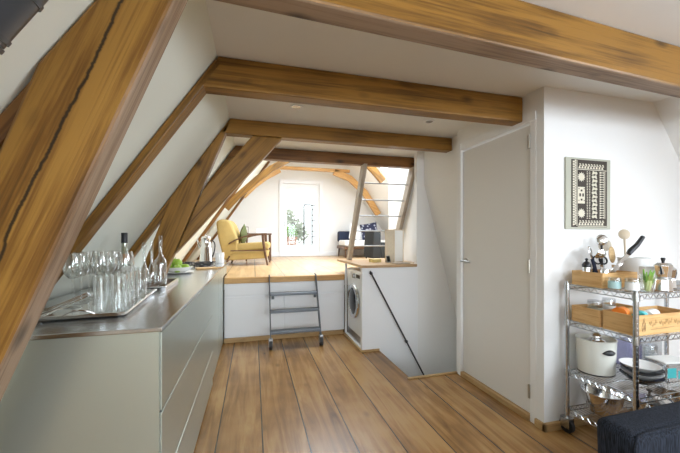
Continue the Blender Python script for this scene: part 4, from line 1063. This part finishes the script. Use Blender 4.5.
# bottom shelf
t = thing('steel_bowl', 'deep polished steel mixing bowl on the lowest shelf', 'bowl', (2.085, 1.515, T4))
MB().lathe([(0, 0), (.055, 0), (.062, .004), (.098, .07), (.108, .128), (.114, .132), (.114, .135), (.106, .133), (.095, .07), (.058, .008), (0, .005)], seg=40).build('body', M['silver'], t, smooth=True)
def pan(loc, r, h, ang, label):
    t = thing('saucepan', label, 'pan', loc, ang)
    MB().lathe([(0, 0), (r*.96, 0), (r, .006), (r, h), (r+.004, h+.003), (r-.002, h+.001), (r-.003, .008), (0, .006)], seg=40).build('body', M['silver'], t, smooth=True)
    MB().lathe([(0, h+.030), (.03, h+.027), (r*.7, h+.016), (r, h+.004), (r-.004, h+.002), (0, h+.024)], seg=36).build('lid', M['silver'], t, smooth=True)
    MB().lathe([(0, h+.055), (.014, h+.053), (.016, h+.046), (.006, h+.040), (.006, h+.026)], seg=16).build('knob', M['black'], t, smooth=True)
    MB().tube([(r, 0, h-.02), (r+.05, 0, h-.005), (r+.17, 0, h+.004)], [.008,.008,.009], 8).build('handle', M['silver'], t, smooth=True)
pan((2.335, 1.42, T4), .105, .10, PI+.45, 'steel saucepan with long handle beside the deep bowl')
pan((2.585, 1.47, T4), .10, .13, .5, 'lidded saucepan at the far side of the lowest shelf')

# ------------------------------------------------------------------ denim sofa in the corner
t = thing('sofa', 'dark denim sofa whose back cushion rises in the corner', 'sofa', (1.9, .42, 0))
def sb(lo, hi, nm, bv=.03): return shift(MB().box(lo, hi), t).build(nm, M['denim'], t, bevel=bv, bseg=5)
sb((1.33, -.05, .10), (2.58, .83, .30), 'base', .02)
sb((1.35, -.06, .30), (2.56, .74, .43), 'seat_cushion', .04)
bk = slab([(1.262, .22), (2.62, .22), (2.60, .59), (1.248, .572)], .80, .945)
shift(bk, t).build('back_cushion', M['denim'], t, bevel=.035, bseg=6)
pipe = MB().tube([(1.266, .806, .28), (1.258, .806, .53), (1.270, .808, .562), (1.31, .808, .569), (2.55, .808, .586), (2.60, .808, .56), (2.61, .806, .28)], .005, 8)
shift(pipe, t).build('piping', M['denim'], t, smooth=True)
for x in (1.38, 2.53):
    for y in (.02, .76): shift(MB().cyl((x, y, 0), (x, y, .10), .018, .024, seg=12), t).build('leg', M['darkwood'], t)

# ------------------------------------------------------------------ light
def area(name, loc, rot, sx, sy, power, col=(1,1,1)):
    l = bpy.data.lights.new(name, 'AREA'); l.shape = 'RECTANGLE'; l.size = sx; l.size_y = sy; l.energy = power; l.color = col
    o = bpy.data.objects.new(name, l); C.objects.link(o); o.location = loc; o.rotation_euler = rot; return o
def aim(o, d): o.rotation_euler = V(d).to_track_quat('-Z', 'Y').to_euler()
DAY = (.86, .96, 1.08)
o = area('daylight_front_window', (1.1, YF-.2, 1.42), (0,0,0), 2.9, 1.3, 108, DAY); aim(o, (0, 1, 0))
def sky_lamp(name, fx, h, power, col):
    y0, y1, z0, z1 = h; zc = (z0+z1)/2; s = 1 if fx is xr else -1
    n = V((-s*1, 0, -KL)).normalized()
    o = area(name, V((fx(zc), (y0+y1)/2, zc)) - n*.14, (0,0,0), 1, 1, power, col)
    zax = -n; yax = V((0,1,0)); xax = yax.cross(zax).normalized()
    o.rotation_euler = Matrix((xax, yax, zax)).transposed().to_euler()
    o.data.size = (z1-z0)*math.sqrt(1+KL*KL)*.95; o.data.size_y = (y1-y0)*.95
sky_lamp('daylight_skylight', xr, HR1, 72, DAY)
sky_lamp('daylight_skylight_left', xl, HL1, 20, DAY)
sky_lamp('daylight_rear_skylight', xr, HR2, 62, DAY)
o = area('added_hatch_light', ((hx0+hx1)/2, (hy0+hy1)/2, ZB+.12), (0,0,0), hx1-hx0, hy1-hy0, 98, DAY)  # stands for an added, unseen loft skylight; brightens the rear room
o = area('daylight_window_portal', ((WX0+WX1)/2, YB+.2, (WZ0+WZ1)/2), (0,0,0), WX1-WX0, WZ1-WZ0, 1); aim(o, (0, -1, 0)); o.data.cycles.is_portal = True

wd = bpy.data.worlds.new('sky'); bpy.context.scene.world = wd; wd.use_nodes = True
bg = wd.node_tree.nodes['Background']; bg.inputs['Color'].default_value = (.93, .97, 1, 1); bg.inputs['Strength'].default_value = 1.9

# ------------------------------------------------------------------ camera and view
cd = bpy.data.cameras.new('camera'); cam = bpy.data.objects.new('camera', cd); C.objects.link(cam)
cam.location = (0, 0, 1.25); cam.rotation_euler = (PI/2, 0, -math.atan(86.5/323.5))
cd.sensor_width = 36; cd.lens = 323.5/680*36; cd.shift_y = 10.5/680; cd.clip_start = .05
sc = bpy.context.scene; sc.camera = cam
sc.view_settings.view_transform = 'Standard'; sc.view_settings.look = 'None'; sc.view_settings.gamma = 1; sc.view_settings.exposure = .24
sc.cycles.use_denoising = True; sc.cycles.max_bounces = 10; sc.cycles.diffuse_bounces = 6; sc.cycles.glossy_bounces = 6
sc.cycles.transparent_max_bounces = 40; sc.cycles.transmission_bounces = 6; sc.cycles.sample_clamp_indirect = 6
